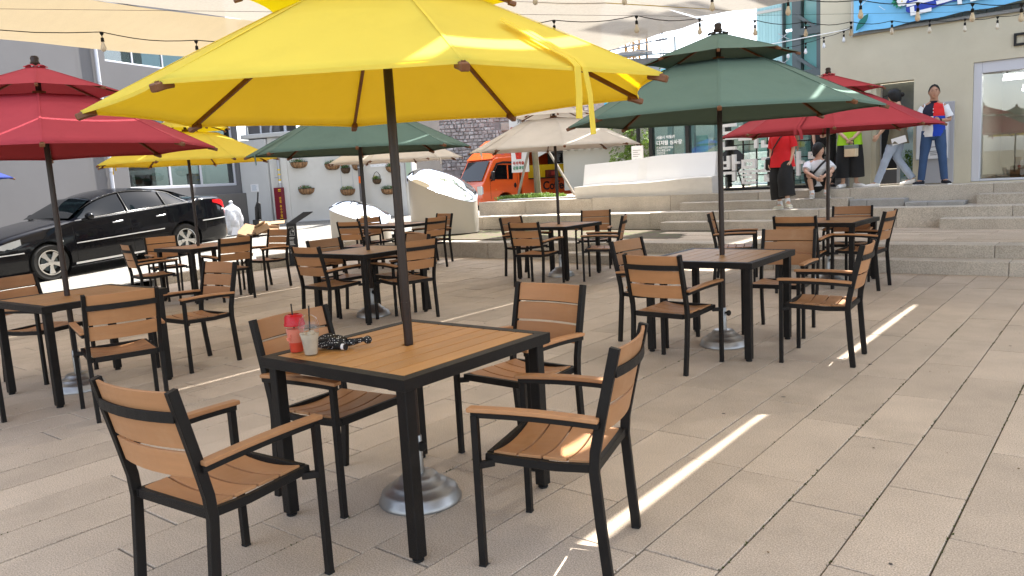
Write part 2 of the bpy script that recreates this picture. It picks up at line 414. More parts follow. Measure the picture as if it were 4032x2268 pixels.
# kerb between yard and plaza
kerb = link('kerb', MB().box(-12.735, -12.64, 6.32, 10.79, -.03, .02).mesh('kerb_base', STEP)); kerb['kind'] = 'structure'
y = 6.3
while y < 10.7:
    y2 = min(y + 1.0, 10.78)
    part('kerb_stone', MB().box(-12.78, -12.63, y, y2 - .008, -.02, .135 + .045 * ((y + y2) / 2 - 6.3)), STEP, kerb, bev=.006); y = y2

# ------------------------------------------------------------------ steps, terrace, plateau
steps = link('granite_steps', MB().box(-12.4, 9, 10.86, 14.3, -.03, .20).mesh('step_core', STEP)); steps['kind'] = 'structure'
def blocks(x0, x1, y0, y1, z0, z1, ln, name='stone_block', m=None, off=0):
    x = x0; first = True
    while x < x1 - .02:
        l = ln * rnd.uniform(.85, 1.2) if not first else ln * rnd.uniform(.4, 1.0)
        first = False
        x2 = min(x + l, x1)
        if x1 - x2 < .3: x2 = x1
        s = slope((x + x2) / 2)
        part(name, MB().box(x + .003, x2 - .003, y0, y1, z0, z1 + s + rnd.uniform(-.002, .002)), m or STEP, steps, bev=.005)
        x = x2
blocks(-7.09, 9, 10.44, 10.86, -.02, .16, 1.35)                       # first step
blocks(-12.45, -7.05, 10.80, 11.2, -.02, .318, 1.15)                  # terrace edge, left part full height
blocks(-7.04, 9, 10.80, 11.2, .10, .318, 1.5)                         # second step
part('terrace_bed', MB().box(-12.4, 9, 11.2, 13.4, .0, .296), JOINT, steps)
g = MB(); y = 11.205
while y < 13.3:
    x = -12.4 + rnd.uniform(-.6, 0)
    while x < 8.9:
        l = rnd.uniform(.8, 1.1); a = max(x, -12.4)
        g.box(a + .004, x + l - .004, y, min(y + .302, 13.34), .28, .318 + slope(x) + rnd.uniform(-.004, .003)); x += l
    y += .31
o = part('terrace_slabs', g, STONE, steps); o['kind'] = 'stuff'
blocks(-12.2, 9, 13.30, 13.66, .30, .63, 1.35)                        # riser A
blocks(-12.2, 9, 13.64, 14.02, .40, .628, 1.35)
blocks(-6.9, -4.0, 12.95, 13.32, .30, .475, 1.45)                     # half steps
blocks(-2.32, 9, 12.95, 13.32, .30, .475, 1.7)
blocks(-6.85, -3.8, 13.66, 14.02, .60, .785, 1.4)
blocks(-1.95, 9, 13.66, 14.02, .60, .785, 1.6)
blocks(-3.78, -2.95, 13.66, 14.02, .62, .745, .34, 'grey_slab', SLATE)
blocks(-2.93, -2.1, 13.60, 13.98, .62, .69, .34, 'grey_slab', SLATE)
blocks(-12.2, 9, 14.0, 14.4, .55, .93, 1.75)                          # riser B = plateau edge
pl = part('plateau_paving', MB().box(-12.25, 9, 14.4, 19.5, .0, .926), STONE); pl['kind'] = 'structure'
for v in pl.data.vertices:
    if v.co.z > .5: v.co.z += slope(v.co.x)
g = MB()
for i in range(14):
    part('coping_stone', MB().box(-12.2 + .36 * i + .003, -12.2 + .36 * i + .357, 14.75, 15.05, .85, .955 + slope(-12 + .36 * i)), SLATE, steps, bev=.006)
# stacked slabs patching a gap in the low step
for i in range(3): part('grey_slab', MB().box(-7.55, -7.08, 10.46, 10.79, .055 * i, .055 * i + .05), STEP, steps, bev=.004)

# ------------------------------------------------------------------ chairs
def chair_proto():
    t = thing('armchair', '', 'chair')
    T = .027
    def leg(s, front):
        g = MB()
        if front: g.path([(s * .248, .241, 0), (s * .247, .240, .594)], T, T, (0, 1, 0))
        else: g.path([(s * .218, -.241, 0), (s * .221, -.222, .20), (s * .222, -.206, .40), (s * .222, -.212, .48), (s * .222, -.242, .62), (s * .221, -.298, .858)], .025, .037, (0, 1, 0))
        return g
    for s in (-1, 1):
        for fr in (True, False):
            l = part('leg', leg(s, fr), BLACK, t, bev=.002)
            p = (s * .248, .241) if fr else (s * .218, -.241)
            part('foot_cap', MB().box(p[0] - .0138, p[0] + .0138, p[1] - .0138, p[1] + .0138, -.0004, .008), RUBBER, l)
        # arm: steel support and wooden top, slightly arched
        g = MB(); pts = []
        for i in range(7):
            f = i / 6; y = -.235 + f * .49
            pts.append((s * (.240 + .006 * sin(pi * f)), y, .578 + .012 * f + .012 * sin(pi * (f * .8 + .1)) ))
        g.path(pts, .026, .022, (0, 0, 1)); part('arm_rail', g, BLACK, t, bev=.002)
        g = MB(); g.path([(p[0], p[1] + .012 * (1 if i == 6 else 0), p[2] + .0195) for i, p in enumerate(pts)], .044, .017, (0, 0, 1))
        part('armrest', g, WOOD, t, bev=.003)
    g = MB()                                    # seat frame
    for s in (-1, 1):
        g.path([(s * .205, -.208, .412), (s * .205, -.05, .405), (s * .205, .20, .418), (s * .205, .222, .420)], .022, .031, (0, 0, 1))
        g.bar((s * .205, .19, .400), (s * .250, .238, .400), .022, .026)
        g.bar((s * .205, -.20, .41), (s * .222, -.206, .41), .022, .03)
    g.bar((-.193, .212, .419), (.193, .212, .419), .022, .034); g.bar((-.193, -.203, .411), (.193, -.203, .411), .022, .034)
    part('seat_frame', g, BLACK, t, bev=.002)
    for i in range(4):                          # dished seat slats running side to side
        y0 = -.190 + i * .0985
        def fn(a, b, y0=y0):
            x = (a - .5) * .384; yy = y0 + b * .090
            return (x, yy, .432 - .022 * (1 - (2 * a - 1) ** 2) + .008 * (yy + .19) / .39)
        g = MB(); g.grid(fn, 8, 1)
        top = list(g.v); n = len(top)
        g.v += [(p[0], p[1], p[2] - .012) for p in top]
        g.f += [tuple(i + n for i in f[::-1]) for f in g.f]
        for a in range(8): g.f += [(a + 1, a, a + n, a + 1 + n), (9 + a, 10 + a, 10 + a + n, 9 + a + n)]
        g.f += [(0, 9, 9 + n, n), (17, 8, 8 + n, 17 + n)]; g.mi = [0] * len(g.f)
        part('seat_slat', g, WOOD, t, bev=.0018)
    def bk(z): return -.212 - (z - .48) * .227
    for i, (z0, z1) in enumerate(((.546, .640), (.652, .746), (.758, .852))):   # curved back slats
        g = MB(); N = 8
        for lay in (0, 1):
            for (z) in (z0, z1):
                for a in range(N + 1):
                    x = -.207 + .414 * a / N
                    g.v.append((x, bk(z) - .028 * (1 - (2 * a / N - 1) ** 2) + .004 - lay * .013, z))
        r = N + 1
        for a in range(N):
            g.f += [(a, a + 1, r + a + 1, r + a), (3 * r + a, 3 * r + a + 1, 2 * r + a + 1, 2 * r + a), (r + a, r + a + 1, 3 * r + a + 1, 3 * r + a), (2 * r + a, 2 * r + a + 1, a + 1, a)]
        g.f += [(0, r, 3 * r, 2 * r), (N, 2 * r + N, 3 * r + N, r + N)]; g.mi = [0] * len(g.f)
        part('back_slat', g, WOOD, t, bev=.0018)
    g = MB(); N = 8                                                             # bent steel strip behind the top slat
    g.path([(-.215 + .43 * a / N, bk(.765) - .018 - .030 * (1 - (2 * a / N - 1) ** 2), .768) for a in range(N + 1)], .008, .036, (0, 0, 1))
    part('back_rail', g, BLACK, t, bev=.0015)
    return t
CH = chair_proto(); index_kids(CH)
CD = {'1RF': [0.15, 2.942, 157.519], '1LF': [-1.098, 2.754, 55.907], '1LB': [-0.859, 3.653, 325.214], '1RB': [0.023, 4.089, 230.497], '7RF': [2.274, 5.644, 145.874], '7LF': [1.187, 5.683, 47.834], '7LB': [1.23, 6.59, 316.559], '7RB': [2.302, 6.641, 235.92], '8LF': [3.258, 8.653, 51.77], '8RB': [4.075, 9.366, 238.839], '8RF': [3.924, 8.69, 139.637], '8LB': [2.822, 9.766, 339.29], '6LF': [0.359, 10.352, 55.852], '6LB': [0.248, 11.444, 316.268], '6RB': [1.301, 11.932, 256.76], '6RF': [1.268, 10.567, 165.337], '4LF': [-1.919, 8.303, 50.676], '4LB': [-1.933, 8.904, 319.138], '4RF': [-1.134, 8.371, 130.0], '4RB': [-1.276, 8.858, 222.472], '2RF': [-2.743, 5.35, 125.815], '2RB': [-2.736, 6.655, 234.29], '2LB': [-3.957, 6.52, 340.888], '2LF': [-3.843, 5.141, 50.624], '3LF': [-4.779, 10.424, 40.166], '3LB': [-5.051, 11.535, 305.8], '3RF': [-3.86, 10.695, 134.247], '3RB': [-3.657, 11.706, 236.813], '5RF': [-1.397, 13.165, 138.115], '5RB': [-1.359, 13.966, 221.21], '5LF': [-2.53, 13.328, 64.192], '5LB': [-2.389, 14.171, 304.368]}
SA, CA = sin(R(51)), cos(R(51))
def uw(x, y): return x * SA - y * CA, x * CA + y * SA
TN = {1: 'the table holding the drink cups', 2: 'the big red umbrella table', 3: 'the table beside the black car',
      4: 'the mid-distance green umbrella table', 5: 'the farthest table, between mirror sculptures',
      6: 'the cream umbrella table', 7: 'the large green umbrella table', 8: 'the table below the standing people'}
SN = {'LF': 'near left', 'RF': 'near right', 'LB': 'far left', 'RB': 'far right'}
first = True
for k, (x, y, a) in sorted(CD.items()):
    u, w_ = uw(x, y); o = CH if first else copy_tree(CH); first = False
    o.location = (u, w_, .0005); o.rotation_euler = (0, 0, R(a + 39 - 90))
    o['label'] = 'slatted brown armchair, %s side of %s' % (SN[k[1:]], TN[int(k[0])]); o['group'] = 'slatted armchairs round the tables'

# ------------------------------------------------------------------ tables
TW, TL, TH = .902, .934, .74
def table_proto():
    t = thing('cafe_table', '', 'table')
    hx, hy = TW / 2, TL / 2; B = .052
    for nm, a in (('x', -1), ('x', 1)):       # long mitred frame pieces
        g = MB(); s = a
        g.add([(s * hx, -hy, TH), (s * hx, hy, TH), (s * (hx - B), hy - B, TH), (s * (hx - B), -hy + B, TH), (s * hx, -hy, TH - .046), (s * hx, hy, TH - .046), (s * (hx - B), hy - B, TH - .046), (s * (hx - B), -hy + B, TH - .046)],
              [(0, 1, 2, 3), (7, 6, 5, 4), (0, 4, 5, 1), (3, 2, 6, 7), (1, 5, 6, 2), (0, 3, 7, 4)])
        part('frame_rail', g, BLACK, t, bev=.0012)
        g = MB()
        g.add([(-hx, s * hy, TH), (hx, s * hy, TH), (hx - B, s * (hy - B), TH), (-hx + B, s * (hy - B), TH), (-hx, s * hy, TH - .046), (hx, s * hy, TH - .046), (hx - B, s * (hy - B), TH - .046), (-hx + B, s * (hy - B), TH - .046)],
              [(0, 1, 2, 3), (7, 6, 5, 4), (0, 4, 5, 1), (3, 2, 6, 7), (1, 5, 6, 2), (0, 3, 7, 4)])
        part('frame_rail', g, BLACK, t, bev=.0012)
    n = 8; wdt = (TW - 2 * B - .004) / n
    for i in range(n):
        x0 = -hx + B + .002 + i * wdt; x1 = x0 + wdt - .0065
        y0, y1 = -hy + B + .001, hy - B - .001
        if i in (3, 4):       # notched for the umbrella hole
            q = .026
            g = MB()
            if i == 3: poly = [(x0, y0), (x1, y0), (x1, -q), (x1 - q + .002, -q), (x1 - q + .002, q), (x1, q), (x1, y1), (x0, y1)]
            else: poly = [(x1, y1), (x0, y1), (x0, q), (x0 + q - .002, q), (x0 + q - .002, -q), (x0, -q), (x0, y0), (x1, y0)]
            g.prism(poly, TH - .018, TH - .0015, 'z'); part('table_slat', g, WOODT, t)
        else:
            part('table_slat', MB().box(x0, x1, y0, y1, TH - .018, TH - .0015), WOODT, t, bev=.0012)
    g = MB()
    for x in (-.3, 0.06, .3): g.box(x - .012, x + .012, -hy + B, hy - B, TH - .036, TH - .0185)
    part('under_brace', g, BLACK, t)
    ins = .05
    for sx in (-1, 1):
        for sy in (-1, 1):
            cx, cy = sx * (hx - ins), sy * (hy - ins)
            l = part('leg', MB().box(cx - .026, cx + .026, cy - .026, cy + .026, .016, TH - .050), BLACK, t, bev=.003)
            part('foot', MB().lathe([(.021, 0), (.024, .004), (.024, .010), (.012, .012), (.012, .017)], 12, (cx, cy, 0)), RUBBER, l)
            part('bracket', MB().box(cx - .045, cx + .045, cy - .045, cy + .045, TH - .0495, TH - .0465), BLACK, l)
    return t
TT = table_proto(); index_kids(TT)
TD = {1: (-2.544, 2.379, .6), 2: (-6.417, 2.583, 2.4), 3: (-10.217, 5.815, 2.2), 4: (-6.663, 5.747, -.5), 5: (-10.131, 9.469, -.8), 6: (-6.466, 9.09, 1.3), 7: (-2.628, 5.903, .5), 8: (-2.863, 9.459, -1.4)}
TLAB = {1: 'square slatted table at the front holding two cups and a folded umbrella', 2: 'square slatted table under the big red umbrella on the left', 3: 'square slatted table beside the black car, under the small yellow umbrella',
        4: 'square slatted table under the mid-distance green umbrella', 5: 'farthest square slatted table, between the two mirror sculptures', 6: 'square slatted table under the cream umbrella below the steps',
        7: 'square slatted table under the large green umbrella on the right', 8: 'dark brown slatted table below the steps where people stand'}
for k, (u, w_, a) in TD.items():
    o = TT if k == 1 else copy_tree(TT)
    o.location = (u, w_, 0); o.rotation_euler = (0, 0, R(a)); o['label'] = TLAB[k]; o['group'] = 'square cafe tables'

# ------------------------------------------------------------------ umbrellas
def umbrella(key, u, w_, phi, m, label, zr=1.82, Rr=1.2, strap=None, hang=.09, base=True):
    t = thing('patio_umbrella', label, 'umbrella', (u, w_, 0), 0, 'patio umbrellas through the tables')
    P = lambda r, a, z: Vector((r * cos(a), r * sin(a), z))
    apz = zr + .535
    def canopy_r(f): return Rr * (1 - f)
    def canopy_z(f):      # f 0 rim .. 1 vent
        return zr + (apz - .055 - zr) * (f ** .93)
    def sheet(Rm, z0, z1, rin, sag, conc, nr, ns, mb, th=.0):
        for p in range(8):
            a0 = phi + p * pi / 4; a1 = a0 + pi / 4
            def fn(s, f):
                r = Rm * (1 - f) + rin * f; z = z0 + (z1 - z0) * f
                p0 = P(r, a0, z); p1 = P(r, a1, z); q = p0.lerp(p1, s); b = 4 * s * (1 - s)
                pull = 1 - conc * b * (1 - f) ** 2.0
                q.x *= pull; q.y *= pull; q.z += (-sag * b * sin(pi * min(1, f * 1.1 + .12))) + conc * .42 * b * Rm * (1 - f) ** 2 * .35
                return q
            mb.grid(fn, ns, nr)
    g = MB(); sheet(Rr, zr, zr + .385, .42, .010, .035, 10, 8, g)
    c1 = part('canopy', g, m, t, smooth=12, fixn=False, merge=True)
    so_ = c1.modifiers.new('thick', 'SOLIDIFY'); so_.thickness = .0015
    g = MB(); z2 = apz - .100
    sheet(.585, z2 + .0, apz + .085, .035, .008, .05, 6, 8, g)
    c2 = part('top_canopy', g, m, t, smooth=12, fixn=False, merge=True)
    g = MB()
    for p in range(8):
        a = phi + p * pi / 4
        g.path([P(Rr * .99, a, zr + .0035), P(.8, a, zr + .385 * .4 / .78 + .0035), P(.43, a, zr + .3815)], .012, .002, (0, 0, 1)); g.path([P(.58, a, z2 + .003), P(.05, a, apz + .081)], .010, .002, (0, 0, 1))
    part('seam', g, m, t)
    # hem
    g = MB()
    for p in range(8):
        a0 = phi + p * pi / 4; pts = []
        for i in range(9):
            s = i / 8; q = P(Rr, a0, zr).lerp(P(Rr, a0 + pi / 4, zr), s); b = 4 * s * (1 - s); q.x *= 1 - .035 * b; q.y *= 1 - .035 * b; q.z += .035 * .42 * b * Rr * .35 - .006; pts.append(q)
        g.path(pts, .0025, .014, (0, 0, 1))
    part('hem', g, m, t)
    for p in range(8):
        a = phi + p * pi / 4
        r_ = part('rib', MB().path([P(Rr * 1.0, a, zr - .014), P(.43, a, zr + .380 - .014), P(.06, a, zr + .41)], .013, .02), RIBW, t)
        part('rib_cap', MB().path([P(Rr * .955, a, zr - .006), P(Rr * .985, a, zr - .014), P(Rr * 1.015, a, zr - .026)], .03, .026), RIBW, r_, bev=.004)
        part('strut', MB().path([P(.035, a, zr + .24), P(.50, a, zr + .32)], .011, .016), RIBW, r_)
        part('top_rib', MB().path([P(.59, a, z2 - .012), P(.02, a, apz + .06)], .010, .014), RIBW, r_)
        part('top_rib_cap', MB().path([P(.565, a, z2 - .008), P(.60, a, z2 - .018)], .022, .020), RIBW, r_, bev=.003)
    part('pole', MB().lathe([(.0205, .30), (.0205, apz + .09)], 20), POLE, t, smooth=40)
    part('pole_joint', MB().lathe([(.0215, .905), (.0215, .93)], 20), POLE, t)
    part('hub', MB().lathe([(.04, zr + .20), (.045, zr + .21), (.045, zr + .25), (.03, zr + .27)], 16), RIBW, t, smooth=40)
    part('top_hub', MB().lathe([(.045, apz - .14), (.045, apz - .09)], 16), RIBW, t, smooth=40)
    part('finial', MB().lathe([(.03, apz + .10), (.034, apz + .115), (.026, apz + .13), (.030, apz + .15), (.022, apz + .165), (.001, apz + .17)], 16), POLE, t, smooth=40)
    g = MB()
    def fr(s, f):
        a = 2 * pi * s; r = .035 + .045 * f; return P(r, a, apz + .098 - .012 * f + .008 * sin(a * 5))
    g.grid(fr, 30, 2); part('collar', g, m if m is not GRN else BLACK, t, smooth=True, fixn=False)
    if base:
        part('base_tube', MB().lathe([(.026, .12), (.026, .305), (.0225, .31)], 18), ALU, t, smooth=40)
        part('base', MB().lathe([(.190, 0), (.192, .010), (.184, .020), (.176, .048), (.160, .060), (.138, .066), (.128, .082), (.118, .090), (.100, .095), (.088, .116), (.078, .126), (.05, .130), (.001, .131)], 40), ALU, t, smooth=50)
        kn = part('knob', MB().lathe([(.008, 0), (.008, .02), (.022, .024), (.024, .034), (.018, .042)], 12), BLACK, t, smooth=40, loc=(.024, -.006, .27), rot=(0, R(90), R(-20)))
    if strap is not None:
        p = int(strap); s = strap - p; a0 = phi + p * pi / 4
        def edge(r, dz=0):
            f = (Rr - r) / (Rr - .42)
            q0 = P(r, a0, 0).lerp(P(r, a0 + pi / 4, 0), s); b = 4 * s * (1 - s); pull = 1 - .035 * b * (1 - f) ** 2
            q0 *= pull; q0.z = zr + (.385) * f + .014 + dz; return q0
        for dx in (0, .035):
            pts = [edge(.80 - dx, .004), edge(.9, .007), edge(1.0, .006), edge(1.1, .006), edge(1.175, .010)]
            e = pts[-1]; out = Vector((e.x, e.y, 0)).normalized(); tn = Vector((-out.y, out.x, 0))
            pts += [e + out * .03 - Vector((0, 0, .03)), e + out * .032 - Vector((0, 0, hang * .6)) + tn * dx * .6, e + out * .028 - Vector((0, 0, hang + dx * 1.5)) + tn * dx]
            pts = [q + tn * dx for q in pts]
            part('tie_strap', MB().path(pts, .03, .003, out + Vector((0, 0, 1.2))), m, t)
    return t
UMB = {1: (18.3, YEL, 'large bright yellow umbrella over the front table', 1.803, 6.55, 0, .022), 2: (28.7, RED, 'big red umbrella at the left edge above the black car front', 1.837, 5.2, -.075, -.031),
       3: (3.6, YEL, 'small yellow umbrella standing beside the black car', 1.891, 3.72, -.054, -.015), 4: (9.1, GRN, 'mid-distance green umbrella in front of the white planter wall', 1.821, 4.3, -.006, .007),
       5: (33.9, CRM, 'cream umbrella partly hidden behind the green umbrella, near the mirror sculptures', 1.826, 6.3, .019, .007), 6: (2.0, CRM, 'cream umbrella in front of the orange food truck', 1.808, 4.35, .02, .005),
       7: (29.8, GRN, 'large green umbrella on the right over the second nearest table', 1.831, None, .026, .003), 8: (25.7, RED, 'red umbrella behind the green one, in front of the people', 1.77, 4.55, .01, .004)}
for k, (ph, m, lab, zr, st, dx, dy) in UMB.items():
    du, dw = uw(dx, dy)
    umbrella(k, TD[k][0] + du, TD[k][1] + dw, R(ph + 39), m, lab, zr, strap=st, hang=.20 if k == 1 else .09)
ub = umbrella(9, -13.9, 3.6, R(20), BLU, 'dark blue umbrella whose tip shows at the left edge', 1.86, strap=None)

# ------------------------------------------------------------------ shade sails
def sail(x0, x1, y0, ya, yb, label, zz=4.0, lens=0, m=None):
    g = MB()
    def fn(s, f):
        yf = ya + (yb - ya) * s
        x = x0 + (x1 - x0) * s
        y = y0 + (yf - y0) * f
        sg = .20 * sin(pi * s) * sin(pi * (.04 + .90 * f)) + .010 * sin(s * 31) * f
        # concave far hem, side hem cut to shape the sun streak on the slabs
        y -= .10 * sin(pi * s) * f ** 8
        ww = f * (yf - y0) + y0
        side = 0 if not lens else (.055 * min(1, (6.1 - ww) / 2.2) if ww < 6.1 else .020 * max(0, sin(pi * (ww - 6.15) / 4.3)) ** .6 if ww < 10.45 else 0)
        if s < .5: x += side * (1 - 2 * s)
        z = zz - sg + .012 * sin(9 * s + 3 * f * 7)
        return (x, y, z)
    g.grid(fn, 24, 60)
    o = part('shade_sail', g, m or SAIL, smooth=True, fixn=False); tag(o, label, 'shade sail', 'beige shade sails')
    return o
lens_c = 8.6
sail(-12.88, -9.83, .5, 12.6, 12.9, 'beige shade sail over the left tables, beside the grey building', 3.8)
sail(-9.815, -5.72, .5, 14.4, 12.5, 'pale shade sail with rippled bright hem above the cream umbrella', 3.8, m=SAILW)
sail(-5.71, -1.765, .8, 12.1, 12.3, 'pale shade sail above the middle tables, ending beside the teal tower', 3.8, m=SAILW)
sail(-1.745, 2.4, .8, 12.2, 12.2, 'pale shade sail over the right front of the plaza', 3.8, 1, SAILW)
# yellow straps holding the sails
for i, (a, b, lab) in enumerate((((-10.6, .9, 3.82), (-6.7, 4.5, 3.66), 'yellow strap running under the left sail'), ((-6.6, 8.2, 3.75), (-5.05, 12.2, 3.80), 'yellow strap running to the sail corner by the tower'))):
    tag(part('sail_strap', MB().path([a, b], .035, .004), ROPE), lab, 'strap')

# ------------------------------------------------------------------ string lights
def light_string(pts, label, bulbm=BULB, seg_extra=None, big=1.0):
    t = thing('string_light', label, 'string lights')
    g = MB(); P = [Vector(p) for p in pts]
    for a, b in zip(P[:-1], P[1:]):
        q = [a.lerp(b, i / 6) - Vector((0, 0, .045 * sin(pi * i / 6) * (a - b).length)) for i in range(7)]
        g.tube(q, .005, 5)
    g.tube([P[0] + Vector((0, 0, .02)), P[len(P) // 2] + Vector((0, 0, .02)), P[-1] + Vector((0, 0, .02))], .0025, 4)
    part('cable', g, RUBBER, t)
    for i, p in enumerate(P[1:-1] if seg_extra is None else P[seg_extra[0]:seg_extra[1]]):
        s = part('socket', MB().lathe([(.006, .0), (.020, -.006), (.018, -.02), (.004, -.04), (.004, -.055), (.015, -.058), (.0165, -.095), (.014, -.10)], 10, p), RUBBER, t, smooth=40)
        part('bulb', MB().lathe([(.0135, -.098), (.0145, -.112), (.020, -.130), (.027, -.151), (.0285, -.166), (.023, -.184), (.012, -.193), (.001, -.196)], 14, p), bulbm, s, smooth=60)
    return t
A_ = [(-8.38, 3.93, 3.15), (-7.81, 4.63, 3.05), (-4.58, 8.18, 3.18), (-4.24, 9.1, 3.2), (-3.92, 10.02, 3.23), (-3.59, 10.94, 3.26), (-3.27, 11.86, 3.31), (-2.93, 12.67, 3.36), (-2.57, 13.35, 3.39), (-2.2, 13.91, 3.41), (-1.85, 14.47, 3.45)]
mid = [tuple(Vector(A_[1]).lerp(Vector(A_[2]), f)) for f in (.2, .4, .6, .8)]
A_ = [(-9.6, 2.5, 3.4)] + A_[:2] + mid + A_[2:] + [(-1.5, 14.86, 3.5)]
light_string(A_, 'long bulb string crossing the plaza from the grey building to the banner')
light_string([(-8.2, 4.9, 3.9), (-5.2, 7.1, 3.46), (-4.44, 7.68, 3.40), (-3.7, 8.26, 3.28), (-3.06, 8.76, 3.19), (-2.45, 9.24, 3.11), (-1.97, 9.62, 3.05), (-1.51, 9.98, 3.01), (-1.1, 10.31, 2.98), (-.6, 10.7, 2.96), (1.5, 12.5, 3.1)], 'nearest bulb string with large bulbs hanging in front of the banner')
light_string([(-5.6, 13.6, 3.36), (-5.06, 14.47, 3.45), (-4.80, 14.62, 3.50), (-4.52, 14.74, 3.57), (-4.2, 14.80, 3.63), (-4.08, 14.88, 3.68)], 'short string of small white bulbs by the teal tower', BULBW)
tag(part('white_rope', MB().tube([(-9.5, 11.2, 3.6), (-5.48, 14.14, 3.49), (-4.1, 14.88, 3.66)], .008, 5), WHITE), 'white guy rope from the beige building across to the sails', 'rope')

# ------------------------------------------------------------------ things on the front table
tm = Matrix.Translation((TD[1][0], TD[1][1], TH)) @ Matrix.Rotation(R(.6), 4, 'Z')
LIQR = mat('pink_drink', (.90, .30, .20), .35, transl=.25, var=.12, nscale=14, spec=.3)
LIQC = mat('pale_drink', (.62, .54, .42), .3, transl=.25, var=.10, nscale=18, spec=.3)
CUPG = thin_glass('clear_cup_plastic', (.96, .96, .96), 1, .03)
LIDR = mat('red_lid_plastic', (.60, .015, .025), .12, transl=.3, bump=.8, bscale=30)
def cup(x, y, lab, liq, lid_dome, top):
    t = thing('drink_cup', lab, 'drink', (x, y, TH + .0008), 0, 'takeaway drinks on the front table')
    part('cup_wall', MB().lathe([(.0275, 0), (.0295, .01), (.0425, .118), (.044, .122), (.044, .125)], 28), CUPG, t, smooth=50, fixn=False)
    part('drink', MB().lathe([(.001, .003), (.0268, .003), (.0400, .105 * top), (.001, .105 * top)], 28, cap=False), liq, t, smooth=40)
    g = MB()
    if lid_dome == 'red': prof = [(.0455, .120), (.0465, .126), (.0435, .132), (.041, .160), (.035, .168), (.024, .170)]
    else: prof = [(.0455, .120), (.0465, .127), (.0440, .131), (.0420, .146), (.034, .162), (.022, .172), (.012, .175)]
    g.lathe(prof, 28, cap=False); part('lid', g, LIDR if lid_dome == 'red' else CUPG, t, smooth=50, fixn=False)
    return t
def tp(lx, ly, z=0): v = tm @ Vector((lx, ly, z)); return v.x, v.y
cl, cr = (-3.132, 2.375), None
import mathutils
def ray(px, py, z):   # a measured photograph position turned into a place on the table top
    d = F_ + R_ * ((px - 2016) / 3083.7) - U_ * ((py - 1134) / 3083.7)
    k = (z - 1.463) / d.z; return d.x * k, d.y * k
cx1, cy1 = ray(1170, 1385, TH); cx2, cy2 = ray(1226, 1396, TH)
LIQD = mat('red_drink', (.80, .09, .045), .35, transl=.25)
c1 = cup(cx1, cy1, 'pink iced drink with a red lid on the front table', LIQR, 'red', 1.0)
c2 = cup(cx2, cy2, 'pale iced drink with a clear domed lid on the front table', LIQC, 'clear', .88)
part('syrup', MB().lathe([(.001, .002), (.0272, .002), (.0335, .045), (.001, .052)], 28, cap=False), LIQD, c1, smooth=40)
for t, dx in ((c1, -.012), (c2, .006)):
    part('straw', MB().tube([(-.002, 0, .02), (dx * 1.4, .004, .215)], .0033, 8), BLKP, t)
    g = MB()
    for _ in range(9):
        a = rnd.uniform(0, 6.28); r = rnd.uniform(0, .02); z = rnd.uniform(.06, .10)
        g.box(r * cos(a) - .008, r * cos(a) + .008, r * sin(a) - .008, r * sin(a) + .008, z, z + .014, M=Matrix.Rotation(rnd.uniform(-.4, .4), 4, 'X'))
    part('ice', g, LIQR if t is c1 else LIQC, t)
ux, uy = ray(1330, 1372, TH)
t = thing('folded_umbrella', 'folded black umbrella with white polka dots lying beside the cups', 'umbrella', (ux - .012, uy - .008, TH + .001), R(24)); t.scale = (.74, .80, .85)
DOT = mat('polka_dot_cloth', (.008, .008, .009), .6)
n_ = DOT.node_tree.nodes; l_ = DOT.node_tree.links
vt = n_.new('ShaderNodeTexVoronoi'); vt.inputs['Scale'].default_value = 85; vt.inputs['Randomness'].default_value = .55
tcn = n_.new('ShaderNodeTexCoord'); l_.new(tcn.outputs['Object'], vt.inputs['Vector'])
cmpn = n_.new('ShaderNodeMath'); cmpn.operation = 'LESS_THAN'; cmpn.inputs[1].default_value = .24; l_.new(vt.outputs['Distance'], cmpn.inputs[0])
mxn = n_.new('ShaderNodeMix'); mxn.data_type = 'RGBA'; mxn.inputs['A'].default_value = (.008, .008, .009, 1); mxn.inputs['B'].default_value = (.7, .7, .68, 1)
l_.new(cmpn.outputs[0], mxn.inputs['Factor']); l_.new(mxn.outputs['Result'], n_['Principled BSDF'].inputs['Base Color'])
g = MB()
def fb(s, f):
    a = 2 * pi * s; x = -.115 + .20 * f; r = .046 * (sin(pi * (.16 + .74 * f)) ** .8) * (1 + .16 * sin(a * 7 + f * 5) + .08 * sin(a * 3 - f * 9))
    return (x, r * 1.15 * cos(a), max(.001, .036 + r * .85 * sin(a)))
g.grid(fb, 42, 14); part('folded_cloth', g, DOT, t, smooth=True, fixn=False)
g = MB()
def fc(s, f):
    a = 2 * pi * s; x = .07 + .105 * f; r = .018 * (1 + .3 * sin(a * 5 + f * 8)) * (1 - .45 * f)
    return (x, .02 + .035 * f + r * cos(a), .024 + .014 * f + r * sin(a))
g.grid(fc, 24, 8); part('cloth_tail', g, DOT, t, smooth=True, fixn=False)
g = MB(); g.ball((.192, .060, .034), .024, 14, 8, (1.1, .8, .95)); part('cloth_knot', g, DOT, t, smooth=True)
h = part('handle', MB().tube([(.02, -.030, .018), (.105, -.048, .018)], .0165, 16), BLKP, t, smooth=40)
part('handle_tag', MB().tube([(.075, -.0415, .018), (.095, -.0458, .018)], .0169, 16, cap=False), PAPER, h, smooth=40)

